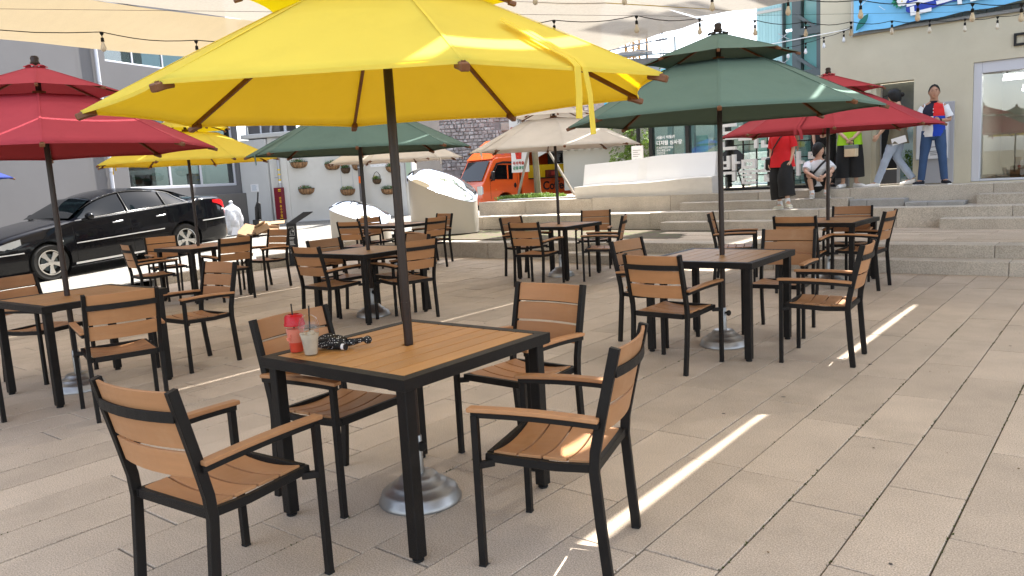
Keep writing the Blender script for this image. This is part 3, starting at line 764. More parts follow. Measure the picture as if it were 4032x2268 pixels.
# ------------------------------------------------------------------ mirror-topped sculptures
def mirror_drum(cx, cy, z0, rx, ry, rot, hl, hr, label, front_drop):
    """elliptical drum cut by a sloping wavy top, sloping from the left (hl) to the right (hr), lower at its front"""
    t = thing('mirror_sculpture', label, 'sculpture', (cx, cy, z0), rot, 'mirror-topped sculptures')
    N = 72
    def sup(a, e=.62):
        c, s = cos(a), sin(a); return rx * math.copysign(abs(c) ** e, c), ry * math.copysign(abs(s) ** e, s)
    def top(x, y):
        f = max(0, (x / rx + 1) / 2); b = (y / ry + 1) / 2
        base = hl + (hr - hl) * (f ** 2.0)
        return base - front_drop * (1 - b) * (.72 + .28 * sin(pi * f)) * (.75 + .25 * f)
    g = MB(); vs = []
    for i in range(N): x, y = sup(2 * pi * i / N); vs.append((x, y, 0))
    for i in range(N): x, y = sup(2 * pi * i / N); vs.append((x, y, top(x, y)))
    g.add(vs, [(i, (i + 1) % N, N + (i + 1) % N, N + i) for i in range(N)]); part('drum', g, CREAMP, t, smooth=40)
    g = MB(); M = 22
    def ft(s, f):
        x, y = sup(2 * pi * s); q = 1 - f; x *= q * 1.008; y *= q * 1.008
        ex, ey = sup(2 * pi * s); e = top(ex, ey); c = top(x, y)
        zz = c * (1 - q ** 6) + e * q ** 6 + .13 * rx * (1 - q ** 2) * 1.6
        return (x, y, zz + .002)
    g.grid(ft, N, M); part('mirror_top', g, CHROME, t, smooth=True, fixn=True, merge=True)
    part('plinth', MB().lathe([(1, -.05), (1, .012)], 48, sx=rx * .97, sy=ry * .97), RUBBER, t)
VR = R(38)
mirror_drum(-13.10, 11.15, .27, .62, .50, VR, .86, .52, 'small drum sculpture with a domed mirror top, near the signpost', .34)
mirror_drum(-11.75, 12.35, .315, .72, .52, VR, 1.42, .92, 'large drum sculpture with a slanting mirror top, at the terrace end', .50)

# ------------------------------------------------------------------ info sign at the kerb
t = thing('info_sign', 'slim black information sign with a bent top, standing at the kerb', 'sign', (-12.55, 8.98, 0), R(38))
part('post', MB().box(-.088, .088, -.03, .03, .0, .80), BLKP, t, bev=.003)
g = MB(); g.add([(-.088, -.03, .80), (.088, -.03, .80), (.088, .03, .80), (-.088, .03, .80), (-.088 + .30, .13, 1.0), (.088 + .30, .13, 1.0), (.088 + .30, .165, .985), (-.088 + .30, .165, .985)],
                [(0, 1, 5, 4), (1, 2, 6, 5), (2, 3, 7, 6), (3, 0, 4, 7), (4, 5, 6, 7), (3, 2, 1, 0)]); part('slanted_plate', g, BLKP, t)
part('foot_plate', MB().box(-.12, .14, -.1, .1, -.01, .012), BLKP, t)
g = MB()
for (x0, x1, z0, z1) in ((-.055, .055, .735, .739), (-.055, .055, .575, .579), (-.055, -.051, .575, .739), (.051, .055, .575, .739), (-.03, .03, .60, .604), (-.03, -.026, .60, .66), (-.03, .01, .66, .664), (-.005, .03, .69, .694), (.02, .04, .64, .67)): g.box(x0, x1, -.0325, -.0305, z0, z1)
g.lathe([(.011, -.001), (.011, .001)], 12, (0, 0, 0))
part('pictogram', g, LINEW, t)
g = MB()
for i in range(14):
    z = .53 - i * .022
    if i in (2, 7): continue
    g.box(-.05, -.05 + rnd.uniform(.07, .10), -.0325, -.0305, z, z + .007)
part('small_print', g, LINEW, t)

# ------------------------------------------------------------------ buildings
def obj_m(name, mb, m, parent, M, **k):
    o = part(name, mb, m, parent, **k); o.matrix_local = M; return o
def wall_grid(mb, s0, s1, z0, z1, y0, y1, holes):
    """solid wall box s0..s1 with rectangular holes (a,b,c,d)"""
    xs = sorted({s0, s1, *[h[0] for h in holes], *[h[1] for h in holes]}); zs = sorted({z0, z1, *[h[2] for h in holes], *[h[3] for h in holes]})
    xs = [x for x in xs if s0 <= x <= s1]; zs = [z for z in zs if z0 <= z <= z1]
    for i in range(len(xs) - 1):
        for j in range(len(zs) - 1):
            cx = (xs[i] + xs[i + 1]) / 2; cz = (zs[j] + zs[j + 1]) / 2
            if any(h[0] < cx < h[1] and h[2] < cz < h[3] for h in holes): continue
            mb.box(xs[i], xs[i + 1], y0, y1, zs[j], zs[j + 1])
    return mb
def clean(mb):   # weld a wall made of cells and drop its inner faces
    bm = bmesh.new(); me = bpy.data.meshes.new('t'); me.from_pydata(mb.v, [], mb.f); bm.from_mesh(me)
    bmesh.ops.remove_doubles(bm, verts=bm.verts, dist=1e-4)
    seen = {}
    for f in bm.faces:
        c = f.calc_center_median(); k = (round(c.x, 3), round(c.y, 3), round(c.z, 3)); seen.setdefault(k, []).append(f)
    kill = [f for fs in seen.values() if len(fs) > 1 for f in fs]
    bmesh.ops.delete(bm, geom=kill, context='FACES')
    bm.verts.index_update(); out = MB(); out.v = [tuple(v.co) for v in bm.verts]; out.f = [tuple(v.index for v in f.verts) for f in bm.faces]; out.mi = [0] * len(out.f)
    bm.free(); bpy.data.meshes.remove(me); return out
def window(parent, M, s0, s1, z0, z1, mull, y=-.10, fm=ALUF, pm=DKGL, fw=.05, trans=()):
    """frame with panes; y is the depth of the frame inside the wall"""
    fr = MB()
    fr.box(s0, s0 + fw, y - .03, y + .03, z0, z1); fr.box(s1 - fw, s1, y - .03, y + .03, z0, z1)
    fr.box(s0 + fw, s1 - fw, y - .03, y + .03, z1 - fw, z1); fr.box(s0 + fw, s1 - fw, y - .03, y + .03, z0, z0 + fw)
    for m_ in mull: fr.box(m_ - fw / 2, m_ + fw / 2, y - .028, y + .028, z0 + fw, z1 - fw)
    for z_ in trans: fr.box(s0 + fw, s1 - fw, y - .025, y + .025, z_ - fw / 2, z_ + fw / 2)
    f = obj_m('window_frame', fr, fm, parent, M, bev=.004)
    ed = [s0 + fw, *sum([[m_ - fw / 2, m_ + fw / 2] for m_ in mull], []), s1 - fw]
    for i in range(0, len(ed), 2):
        part('pane', MB().box(ed[i], ed[i + 1], y - .006, y + .006, z0 + fw, z1 - fw), pm, f)
    return f

# grey rendered building on the left
MG = frame_of((-21.4, 13.7), 108)        # +s away from the camera; y>0 towards the plaza side
gb = thing('grey_building', 'grey rendered building with dark windows behind the black car', 'building')
sm = -6.2
holes = [(-4.55, -1.0, 4.80, 6.3), (-4.25, -.18, 1.64, 3.70), (-7.5, -6.7, 2.6, 4.05)]
g = clean(wall_grid(MB(), -5.58, 0.0, -.2, 9.5, -.35, 0, [h for h in holes if h[0] > -5.6]))
obj_m('wall', g, GREYW, gb, MG)
g = clean(wall_grid(MB(), -24, -5.58, -.2, 9.5, -.35, .17, [holes[2]]))
obj_m('projecting_wall', g, GREYW, gb, MG)
obj_m('plinth', MB().box(-5.575, .09, .0, .16, -.2, 1.40), GREYD, gb, MG, bev=.01)
obj_m('room_wall', MB().box(-23, -.05, -3.4, -3.3, 0, 9), WHITEG, gb, MG)
obj_m('room_floor', MB().box(-23, -.05, -3.3, -.36, 1.2, 1.3), GREYD, gb, MG)
obj_m('upper_floor', MB().box(-23, -.05, -3.3, -.36, 4.2, 4.3), WHITEG, gb, MG)
GWG = thin_glass('office_window_glass', (.30, .36, .37), 1, .10)
window(gb, MG, *holes[0], [-3.62, -2.6, -1.72], fm=ALUL, pm=GWG)
window(gb, MG, *holes[1], [-2.78, -1.62], fm=ALUL, pm=GWG, fw=.075)
window(gb, MG, *holes[2], [], y=.04, fm=ALUL, pm=GWG)
for i, (s0, z0) in enumerate(((-3.9, 1.3), (-3.2, 1.3), (-1.3, 1.3))):
    obj_m('desk_panel', MB().box(s0, s0 + .55, -.9, -.85, z0, z0 + .75), WHITEG, gb, MG)
obj_m('stair_slab', MB().add([(-3.9, -1.2, 4.3), (-2.9, -1.2, 2.2), (-2.4, -1.2, 2.2), (-3.3, -1.2, 4.3), (-3.9, -2.2, 4.3), (-2.9, -2.2, 2.2), (-2.4, -2.2, 2.2), (-3.3, -2.2, 4.3)], [(0, 1, 2, 3), (7, 6, 5, 4), (0, 4, 5, 1), (1, 5, 6, 2), (2, 6, 7, 3), (3, 7, 4, 0)]), WHITE, gb, MG)
g = MB(); g.tube([(-4.86, .07, 1.45), (-4.86, .07, 9.3)], .045, 14); dp = obj_m('drainpipe', g, ALUL, gb, MG, smooth=40)
for z in (2.1, 4.25, 6.4): part('pipe_bracket', MB().lathe([(.05, -.02), (.052, -.015), (.052, .015), (.05, .02)], 14, (-4.86, .07, z)), ALUF, dp)
part('pipe_shoe', MB().box(-4.95, -4.76, .012, .15, 1.405, 1.47), WHITE, dp)

# white planter wall
MW = frame_of((-21.4, 13.7), 20)
wb = thing('white_garden_wall', 'white rendered wall carrying hanging flower baskets', 'wall')
obj_m('wall_face', MB().box(1.02, 5.72, -.3, .0, .2, 2.98), WHITEW, wb, MW, bev=.01)
obj_m('wall_return', MB().box(0.02, 1.0, -.3, .07, .2, 2.95), WHITEG, wb, MW, bev=.01)
obj_m('pier', MB().box(1.22, 1.66, .002, .05, .2, 2.93), WHITEW, wb, MW, bev=.01)
obj_m('pier', MB().box(5.36, 5.5, .002, .04, .2, 2.9), WHITEG, wb, MW, bev=.01)
for s_ in (3.42, 3.8): obj_m('wall_seam', MB().box(s_, s_ + .02, .0, .012, 1.2, 2.9), WHITEG, wb, MW)
obj_m('parapet', MB().box(.15, 5.74, -.34, .09, 2.985, 3.12), WHITEG, wb, MW, bev=.02)
obj_m('footing', MB().box(1.7, 5.7, .0, .16, .2, .50), WHITEG, wb, MW, bev=.015)
obj_m('footing_kerb', MB().box(1.75, 3.3, .3, .55, .2, .44), SLATE, wb, MW, bev=.015)
# dark carport and grey pier seen above the white wall
cb = thing('carport', 'dark open carport above the white wall, with a steel post', 'building')
obj_m('side_wall', MB().box(.02, 1.15, -1.4, -.5, .2, 6.5), GREYW, cb, MW)
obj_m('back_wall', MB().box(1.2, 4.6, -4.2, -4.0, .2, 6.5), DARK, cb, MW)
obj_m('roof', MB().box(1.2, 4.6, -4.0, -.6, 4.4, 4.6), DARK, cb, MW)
obj_m('end_wall', MB().box(4.6, 4.8, -4.2, -.6, .2, 6.5), GREYD, cb, MW)
obj_m('post', MB().tube([(1.36, -.5, .3), (1.36, -.5, 6)], .05, 12), ALUL, cb, MW, smooth=40)
obj_m('bent_pipe', MB().tube([(.12, -.3, 3.05), (.12, -.3, 3.36), (.17, -.3, 3.42), (.56, -.3, 3.42), (.63, -.3, 3.36), (.63, -.3, 3.05)], .035, 10), ALUF, cb, MW, smooth=50)
obj_m('drain_pipe', MB().tube([(.95, -.42, 4.4), (.95, -.42, 3.4), (.9, -.42, 3.25), (.9, -.42, 3.05)], .04, 10), ALUF, cb, MW, smooth=50)

# things fixed on the white wall
def on(Mx, x, y, z): return tuple(Mx @ Vector((x, y, z)))
t = thing('hose_cabinet', 'dark red narrow cabinet with yellow writing on the white wall', 'cabinet'); t.matrix_world = MW
part('body', MB().box(1.235, 1.50, .055, .21, .55, 1.50), MAROON, t, bev=.008)
part('door', MB().box(1.245, 1.49, .211, .222, .56, 1.49), MAROON, t, bev=.004)
part('pipe', MB().tube([(1.42, .12, 1.5), (1.42, .12, 2.9)], .04, 12), ALUF, t, smooth=40)
for z, m_ in ((2.02, YELP), (1.88, YELP), (1.72, YELP), (1.66, LINEW)): part('pipe_band', MB().lathe([(.042, -.022), (.042, .022)], 12, (1.42, .12, z), cap=False), m_, t)
part('valve', MB().tube([(1.42, .12, 1.80), (1.27, .14, 1.80)], .015, 8), ALUF, t)
part('stripe', MB().box(1.40, 1.489, .2225, .2235, 1.42, 1.45), YELP, t); part('stripe', MB().box(1.40, 1.489, .2225, .2235, 1.38, 1.40), YELP, t); part('stripe', MB().box(1.38, 1.489, .2225, .2235, .58, .60), YELP, t)
for i, ch in enumerate('연결송수구함'):
    text(t, ch, .085, (1.408, .2235, 1.15 - .095 * i - (.04 if i > 1 else 0)), (R(90), 0, 0), LINEY, bold=.002)
tag(obj_m('wall_notice', MB().box(.34, .62, .072, .078, 1.42, 1.64), PAPER, None, MW), 'small white paper notice on the wall left of the red cabinet', 'notice')
nb = [o for o in COL.objects if o.name == 'wall_notice'][0]
g = MB()
for i in range(7): g.box(.38, .38 + rnd.uniform(.12, .2), .0785, .0795, 1.60 - i * .024, 1.608 - i * .024)
part('print', g, mat('print_blue', (.2, .3, .4), .8), nb)
tag(obj_m('wall_map', MB().box(4.42, 4.92, .002, .02, 1.92, 2.15), PAPER, None, MW), 'white printed map sheet on the wall behind the grey lamp pole', 'notice')
nb = [o for o in COL.objects if o.name == 'wall_map'][0]
g = MB()
for i in range(26):
    x = 4.46 + rnd.random() * .4; z = 1.95 + rnd.random() * .17; g.box(x, x + rnd.uniform(.01, .07), .0205, .0215, z, z + .006)
part('print', g, mat('print_green', (.25, .38, .30), .8), nb)
t = thing('grey_pole', 'dark grey utility pole with an orange sticker before the white wall', 'pole'); t.matrix_world = MW
part('shaft', MB().tube([(4.27, .35, .3), (4.27, .35, 5.5)], .07, 16), mat('pole_grey', (.13, .12, .12), .6), t, smooth=40)
part('band', MB().lathe([(.075, -.015), (.075, .015)], 16, (4.27, .35, 1.93)), ALUF, t)
part('sticker', MB().tube([(4.27, .35, 1.49), (4.27, .35, 1.68)], .0725, 16, cap=False), mat('sticker_orange', (.75, .13, .01), .5), t, smooth=40)
t = thing('notice_board', 'narrow glass-fronted notice board at the end of the white wall', 'notice board'); t.matrix_world = MW
part('case', MB().box(5.56, 5.76, .05, .12, 1.40, 2.3), ALUL, t, bev=.006)
part('poster', MB().box(5.58, 5.74, .121, .125, 1.62, 2.26), mat('poster_pale_green', (.36, .46, .36), .6), t)
part('hand_phone', MB().box(5.60, 5.72, .121, .15, 1.46, 1.55), BLKP, t)

# hanging baskets
def leaves(mb, n, cx, cy, cz, rx, ry, rz, sz, mi=0, rn=rnd):
    for _ in range(n):
        a = rn.uniform(0, 6.283); b = rn.uniform(-1, 1); q = rn.random() ** .4; s = sqrt(1 - b * b)
        c = Vector((cx + rx * q * s * cos(a), cy + ry * q * s * sin(a), cz + rz * q * b))
        d = Vector((rn.gauss(0, 1), rn.gauss(0, 1), rn.gauss(0, 1))).normalized(); e = d.orthogonal().normalized(); h = rn.uniform(.7, 1.3) * sz
        e2 = d.cross(e) * .45 * h
        mb.add([c - e * h, c + e2, c + e * h, c - e2], [(0, 1, 2, 3)], mi)
def basket(s, z, wd, ht, deep, kind, label, fl):
    t = thing('hanging_basket', label, 'flower basket', on(MW, s, .0, z), 0, 'flower baskets on the white wall')
    t.rotation_euler = (0, 0, R(20))
    def fn(a, f):
        th = pi * a; r = (1 - f ** 2.2) ** .5 if f < 1 else 0; r = .35 + .65 * r
        w = 1 + .06 * sin(a * 34) * (1 - f)
        return (-cos(th) * wd / 2 * r * w, -sin(th) * deep * r * w - .002, -f * ht + .006 * sin(a * 50))
    m_ = COIR if kind == 'trough' else mat('dark_wicker', (.09, .055, .03), .9, var=.3, nscale=30, bump=.8, bscale=80)
    g = MB(); g.grid(fn, 26, 7); g.add([(-wd / 2 * .35, -.002, -ht), (wd / 2 * .35, -.002, -ht), (0, -deep * .35, -ht)], [(0, 1, 2)])
    part('liner', g, m_, t, smooth=True, fixn=False)
    g = MB()
    g.tube([(-cos(pi * i / 12) * wd * .51, -sin(pi * i / 12) * deep * 1.02, .005) for i in range(13)], .007, 6)
    if kind == 'trough':
        for i in range(1, 8): g.tube([Vector(fn(i / 8, f)) * 1.02 for f in (0, .3, .6, .85, 1)], .004, 4)
    else: g.tube([(-wd * .4, -.01, 0), (-wd * .42, -.01, .1), (-.05, -.01, .19), (0, -.01, .22), (.05, -.01, .19), (wd * .42, -.01, .1), (wd * .4, -.01, 0)], .007, 6)
    part('wire_frame', g, BLKP, t)
    g = MB(); leaves(g, 240, 0, -deep * .5, .035, wd * .47, deep * .55, .075, .020); part('foliage', g, LEAF2 if fl == 'light' else LEAF, t, fixn=False)
    g = MB(); leaves(g, 10 if fl != 'none' else 2, 0, -deep * .6, .085, wd * .42, deep * .4, .03, .017); part('flowers', g, FLOW if fl == 'red' else FLOWY, t, fixn=False)
basket(2.07, 2.20, .56, .17, .20, 'trough', 'upper left coir trough basket with red flowers on the white wall', 'red')
basket(3.19, 2.09, .50, .17, .19, 'trough', 'second upper coir trough basket, next to the round one', 'none')
basket(2.24, 1.42, .52, .17, .19, 'trough', 'lower left coir trough basket on the white wall', 'red')
basket(3.61, 1.94, .28, .15, .15, 'round', 'upper round dark basket with pink flowers and a hanger', 'red')
basket(3.62, 1.33, .46, .17, .19, 'trough', 'lower middle coir trough basket above the small mirror drum', 'light')
basket(4.59, 1.57, .26, .13, .14, 'round', 'lower round dark basket right of the grey pole', 'light')
basket(4.93, 1.28, .44, .15, .18, 'trough', 'lower right coir trough basket with plain leaves', 'none')
basket(5.14, 1.90, .46, .16, .18, 'trough', 'upper right coir trough basket with red flowers, behind the pole', 'red')
basket(4.02, 2.02, .34, .16, .18, 'trough', 'coir basket tucked behind the grey pole, under the cream canopy', 'none')

# clutter by the wall
gz = .355
t = thing('rubbish_bag', 'full clear plastic rubbish bag behind the black car', 'rubbish bag', (-18.35, 11.35, gz))
g = MB()
def bag(s, f):
    a = 2 * pi * s; r = .25 * (sin(pi * min(1, .10 + f * .82)) ** .45) * (1 + .07 * sin(a * 5 + f * 8) + .05 * sin(a * 9 - f * 12)); r *= (1 - .72 * max(0, f - .82) / .18)
    return (r * cos(a), r * sin(a), .80 * f)
g.grid(bag, 48, 26); part('sack', g, BAGM, t, smooth=True, fixn=False)
g = MB()
for _ in range(60):
    a = rnd.uniform(0, 6.28); z = rnd.uniform(.1, .62); r = .185
    g.tube([(r * cos(a), r * sin(a), z), ((r + .02) * cos(a + .25), (r + .02) * sin(a + .25), z + rnd.uniform(-.05, .05)), (r * cos(a + .5), r * sin(a + .5), z + rnd.uniform(-.08, .08))], .012, 5)
part('contents', g, WHITE, t)
part('knot', MB().lathe([(.05, .76), (.03, .80), (.055, .85), (.02, .88)], 9), BAGM, t)
for i, (x, y, rz, tx, ty, sx, sy, lab) in enumerate(((-17.5, 11.25, .3, 1.0, .2, .24, .20, 'flattened cardboard box leaning beside the rubbish bag'), (-17.1, 11.35, -.5,   .7, -.15, .22, .18, 'brown cardboard box piled at the white wall foot'), (-17.15, 11.6, .9, .45, .1, .24, .15, 'crumpled cardboard sheet on top of the pile'))):
    t = thing('cardboard_box', lab, 'cardboard', (x, y, gz + .09 + .015 * i), 0, 'cardboard by the white wall', rot=(tx * .6, ty, rz))
    part('carton', MB().box(-sx, sx, -sy, sy, -.05, .05 + .05 * i), CARD, t)
    part('flap', MB().box(-sx, sx, -sy - .2, -sy - .005, .035 + .05 * i, .045 + .05 * i), CARD, t, rot=(.35, 0, 0))
    part('flap', MB().box(sx * .3, sx + .16, -sy * .8, sy * .8, .055 + .05 * i, .062 + .05 * i), CARD, t, rot=(0, -.12, 0))
tag(part('paper_scrap', MB().add([(0, 0, 0), (.2, .05, .02), (.16, .12, .18), (-.03, .08, .2)], [(0, 1, 2, 3)]), PAPER, loc=(-17.75, 10.9, gz + .02), fixn=False), 'small white paper scrap in front of the cardboard', 'paper')
t = thing('standing_broom', 'black broom and dustpan leaning at the corner behind the bag', 'broom', (-18.35, 12.05, gz + .05), R(20))
part('stick', MB().tube([(0, 0, .2), (.05, .12, 1.0)], .02, 8), BLKP, t)
part('head', MB().box(-.10, .12, -.04, .05, 0, .28), BLKP, t, bev=.01)
part('pan', MB().prism([(-.08, .25), (.10, .25), (.12, .70), (.02, .75), (-.06, .6)], .06, .09), BLKP, t)

# stone building behind
MS = frame_of((-24.6, 22.3), 39.7)
sb = thing('stone_building', 'old rubble stone building behind the food truck', 'building')
obj_m('mortar_wall', MB().box(-1.5, 9.3, -.5, 0, -.3, 8), MORTAR, sb, MS)
g = MB(); z = 1.8
while z < 6.4:
    x = 2.25; h = rnd.uniform(.11, .19)
    while x < 8.5:
        l = rnd.uniform(.11, .28); d = rnd.uniform(.02, .06); j = lambda a=.022: rnd.uniform(-a, a)
        if not ((4.7 < x + l / 2 < 6.0) and 3.35 < z + h / 2 < 3.7):
            p = [(x + .008 + j(.012), 0, z + .008 + j(.012)), (x + l - .015 + j(), 0, z + .008 + j(.012)), (x + l - .015 + j(), 0, z + h - .015 + j()), (x + .008 + j(.012), 0, z + h - .015 + j())]
            cxm, czm = x + l / 2, z + h / 2
            q = [(cxm + (a[0] - cxm) * .86 + j(.008), d + j(.02), czm + (a[2] - czm) * .84 + j(.008)) for a in p]
            g.add(p + q + [(cxm + j(.03), d + .006, czm + j(.02))], [(0, 1, 5, 4), (1, 2, 6, 5), (2, 3, 7, 6), (3, 0, 4, 7), (4, 5, 8), (5, 6, 8), (6, 7, 8), (7, 4, 8)])
        x += l
    z += h
o = obj_m('rubble_stones', g, RSTONE, sb, MS, fixn=False); o['kind'] = 'stuff'
for (a, b, z0, z1) in ((5.0, 6.15, 3.28, 3.62), (1.05, 2.0, 3.40, 3.72), (6.6, 7.6, 4.9, 5.2)):
    obj_m('stone_lintel', MB().box(a, b, .0, .14, z0, z1), STEP, sb, MS, bev=.03)
obj_m('rendered_bay', MB().box(-.6, 2.18, .0, .03, 1.2, 8), mat('stained_render', (.15, .142, .135), .95, var=.2, nscale=2, bump=.4, bscale=20), sb, MS)
obj_m('white_bay', MB().box(-1.5, -.62, .0, .05, 1.2, 8), WHITEG, sb, MS)
obj_m('downpipe', MB().tube([(2.2, .1, .2), (2.2, .1, 7.6)], .055, 12), ALUL, sb, MS, smooth=40)
obj_m('eaves', MB().box(-1.6, 9.4, -.6, .35, 8, 8.25), GREYD, sb, MS)
tag(part('low_white_wall', MB().box(-19.2, -15.4, 18.6, 18.8, .2, 2.28), WHITEG), 'low pale wall between the white wall and the truck', 'wall') if False else None

# blue-windowed building, far behind
MBl = frame_of((-25.6, 34.6), 39)
bb = thing('blue_window_building', 'distant grey building with rows of blue windows', 'building')
obj_m('wall', MB().box(0, 16, -4, -.06, 0, 6.9), mat('panel_grey', (.30, .31, .34), .7), bb, MBl)
CY = mat('cyan_window', (.10, .42, .55), .15, spec=.8, var=.2, nscale=1.2)
for i in range(9):
    for j in range(4):
        s0 = .2 + i * 1.62; z0 = 1.2 + j * 1.42
        f = obj_m('window', MB().box(s0, s0 + 1.22, -.055, .0, z0, z0 + 1.22), ALUF, bb, MBl)
        part('pane', MB().box(s0 + .05, s0 + .58, .001, .01, z0 + .05, z0 + .56), CY, f); part('pane', MB().box(s0 + .64, s0 + 1.17, .001, .01, z0 + .05, z0 + .56), CY, f)
        part('pane', MB().box(s0 + .05, s0 + 1.17, .001, .01, z0 + .62, z0 + 1.17), CY, f)
for i_, c_ in enumerate('행복'): text(bb, c_, .36, tuple(MBl @ Vector((1.0 + .38 * i_, .02, 4.7))), (R(90), 0, R(39)), LINEW)
obj_m('cornice', MB().box(-.2, 16.2, -4.2, .1, 6.91, 7.2), GREYD, bb, MBl)

# traditional tiled-roof house seen beside and through the museum glass
hk = thing('tiled_roof_house', 'low traditional house with grey tiled gable roof behind the glass', 'house', (-11.2, 21.5, .9), R(18))
part('wall', MB().box(-3.2, 4.6, 0, 3.4, 0, 1.35), PLASTER, hk)
part('gable', MB().prism([(-3.2, 1.35), (4.6, 1.35), (.7, 3.1)], .2, 3.2), PLASTER, hk)
def roof_side(sg):
    g = MB()
    for r_ in range(34):
        y = -.5 + r_ * .13
        a = Vector((.7, y, 3.35)); b = Vector((.7 + sg * 4.6, y, 1.25)); 
        g.tube([a, a.lerp(b, .5) - Vector((0, 0, .08)), b], .05, 5)
    for c_ in range(20):
        f = c_ / 20; a = Vector((.7, -.5, 3.32)).lerp(Vector((.7 + sg * 4.6, -.5, 1.2)), f); b = Vector((.7, -.5, 3.32)).lerp(Vector((.7 + sg * 4.6, -.5, 1.2)), f + .05)
        g.add([a, b, b + Vector((0, 4.4, 0)), a + Vector((0, 4.4, 0)), a + Vector((0, 0, .05)), b + Vector((0, 0, .02)), b + Vector((0, 4.4, .02)), a + Vector((0, 4.4, .05))], [(4, 5, 6, 7), (0, 1, 5, 4)])
    o = part('roof_tiles', g, TILEM, hk); o['kind'] = 'stuff'
roof_side(-1); roof_side(1)
part('ridge', MB().box(.55, .85, -.6, 4.0, 3.3, 3.5), TILEM, hk, bev=.04)
part('verge', MB().bar((.7, -.5, 3.25), (-3.9, -.5, 1.15), .1, .16), WHITEG, hk); part('verge', MB().bar((.7, -.5, 3.25), (5.3, -.5, 1.15), .1, .16), WHITEG, hk)
g = MB()
for i in range(30): g.box(-3.1 + i * .26, -2.98 + i * .26, -.35, -.02, 1.22, 1.32)
part('rafters', g, PLASTER, hk)

# glass museum pavilion
mu = thing('glass_pavilion', 'glazed museum pavilion with dark mullions and white lettering on the glass', 'building')
px = [-9.22, -8.27, -7.30, -6.35, -5.42]
for i, x in enumerate(px):
    part('mullion', MB().box(x - .045, x + .045, 16.94, 17.08, .92, 2.9), BLKP, mu)
    if i: part('glass_pane', MB().box(px[i - 1] + .048, x - .048, 17.0, 17.012, .93, 2.9), MUSG, mu)
part('head_rail', MB().box(-9.3, -5.3, 16.92, 17.1, 2.9, 3.02), STEELD, mu)
for x in (-9.05, -8.62, -8.48, -7.85, -7.15, -6.0, -5.7): part('inner_post', MB().box(x, x + .12, 17.5, 17.6, .92, 3.0), mat('steel_grey_green', (.25, .31, .31), .6), mu)
part('flat_roof', MB().box(-9.3, -5.3, 16.92, 18.6, 3.02, 3.14), WHITEG, mu)
part('glass_screen', MB().box(-8.55, -8.1, 17.7, 17.71, .95, 2.15), mat('frosted_screen', (.45, .62, .58), .5), mu)
part('glass_screen', MB().box(-6.2, -5.5, 17.8, 17.81, .95, 2.2), mat('frosted_screen_pale', (.42, .56, .54), .5), mu)
g = MB()
for i in range(6): g.tube([(-9.0 + i * .8, 17.62, 2.9), (-8.4 + i * .8, 17.62, 2.3)], .012, 5)
part('bracing_rod', g, LINEW, mu)
text(mu, '서울시 박물관', .085, (-9.09, 16.99, 2.12), (R(90), 0, 0), LINEW, bold=.001)
text(mu, '디지털 심사장', .115, (-9.09, 16.99, 1.98), (R(90), 0, 0), LINEW, bold=.002)
for i, s_ in enumerate(('돈의문박물관마을', '전시 체험 교육', '관람안내', '월요일 휴관')): text(mu, s_, .06, (-9.09, 16.99, 1.89 - i * .065), (R(90), 0, 0), LINEW)
t = thing('round_table', 'small dark round table behind the white bench end', 'table', (-6.75, 15.6, .93))
part('top', MB().lathe([(.32, .40), (.33, .42), (.32, .44)], 24), STEELD, t); part('stem', MB().tube([(0, 0, 0), (0, 0, .4)], .03, 8), STEELD, t)
part('tilted_panel', MB().lathe([(.28, 0), (.28, .02)], 24), BLKP, t, loc=(.1, 0, .55), rot=(R(70), 0, 0))

# teal glass tower
te = thing('glass_tower', 'teal curtain-walled stair tower with dark steel beams', 'building')
part('core', MB().box(-6.72, -5.0, 20.4, 23.5, .9, 19), DARK, te)
for i in range(9):
    x0 = -7.37 + i * .072
    part('glass_fin', MB().box(x0, x0 + .068, 18.95, 19.0, .95, 19), TEALL, te)
for z in [2.2 + 1.36 * i for i in range(12)]: part('floor_rail', MB().box(-7.37, -6.74, 18.90, 18.94, z, z + .06), WHITEG, te)
for (x0, x1) in ((-6.70, -6.52), (-6.28, -5.98), (-5.95, -5.66)):
    for j in range(15):
        z0 = 1.0 + j * 1.16; part('teal_pane', MB().box(x0, x1, 19.02, 19.05, z0, z0 + 1.1), TEAL, te)
part('column', MB().box(-6.50, -6.30, 18.85, 19.1, .92, 19), STEELD, te); part('column', MB().box(-5.93, -5.68, 18.8, 18.9, .92, 19), STEELD, te)
part('column', MB().box(-5.62, -5.4, 18.85, 19.1, .92, 19), STEELD, te); part('corner_post', MB().box(-6.74, -6.71, 18.86, 19.05, .92, 19), STEELD, te)
for z in (3.32, 4.25, 5.2): 
    part('beam', MB().box(-6.30, -5.40, 18.70, 18.84, z, z + .15), STEELD, te); part('diagonal', MB().bar((-6.40, 18.75, z + .50), (-5.75, 18.75, z - .0), .07, .07), STEELD, te)
for z in (3.7, 4.3): 
    q = part('spider_fitting', MB().bar((-6.8, 18.8, z - .08), (-6.55, 18.8, z + .08), .015, .015).bar((-6.8, 18.8, z + .08), (-6.55, 18.8, z - .08), .015, .015), ALUF, te)

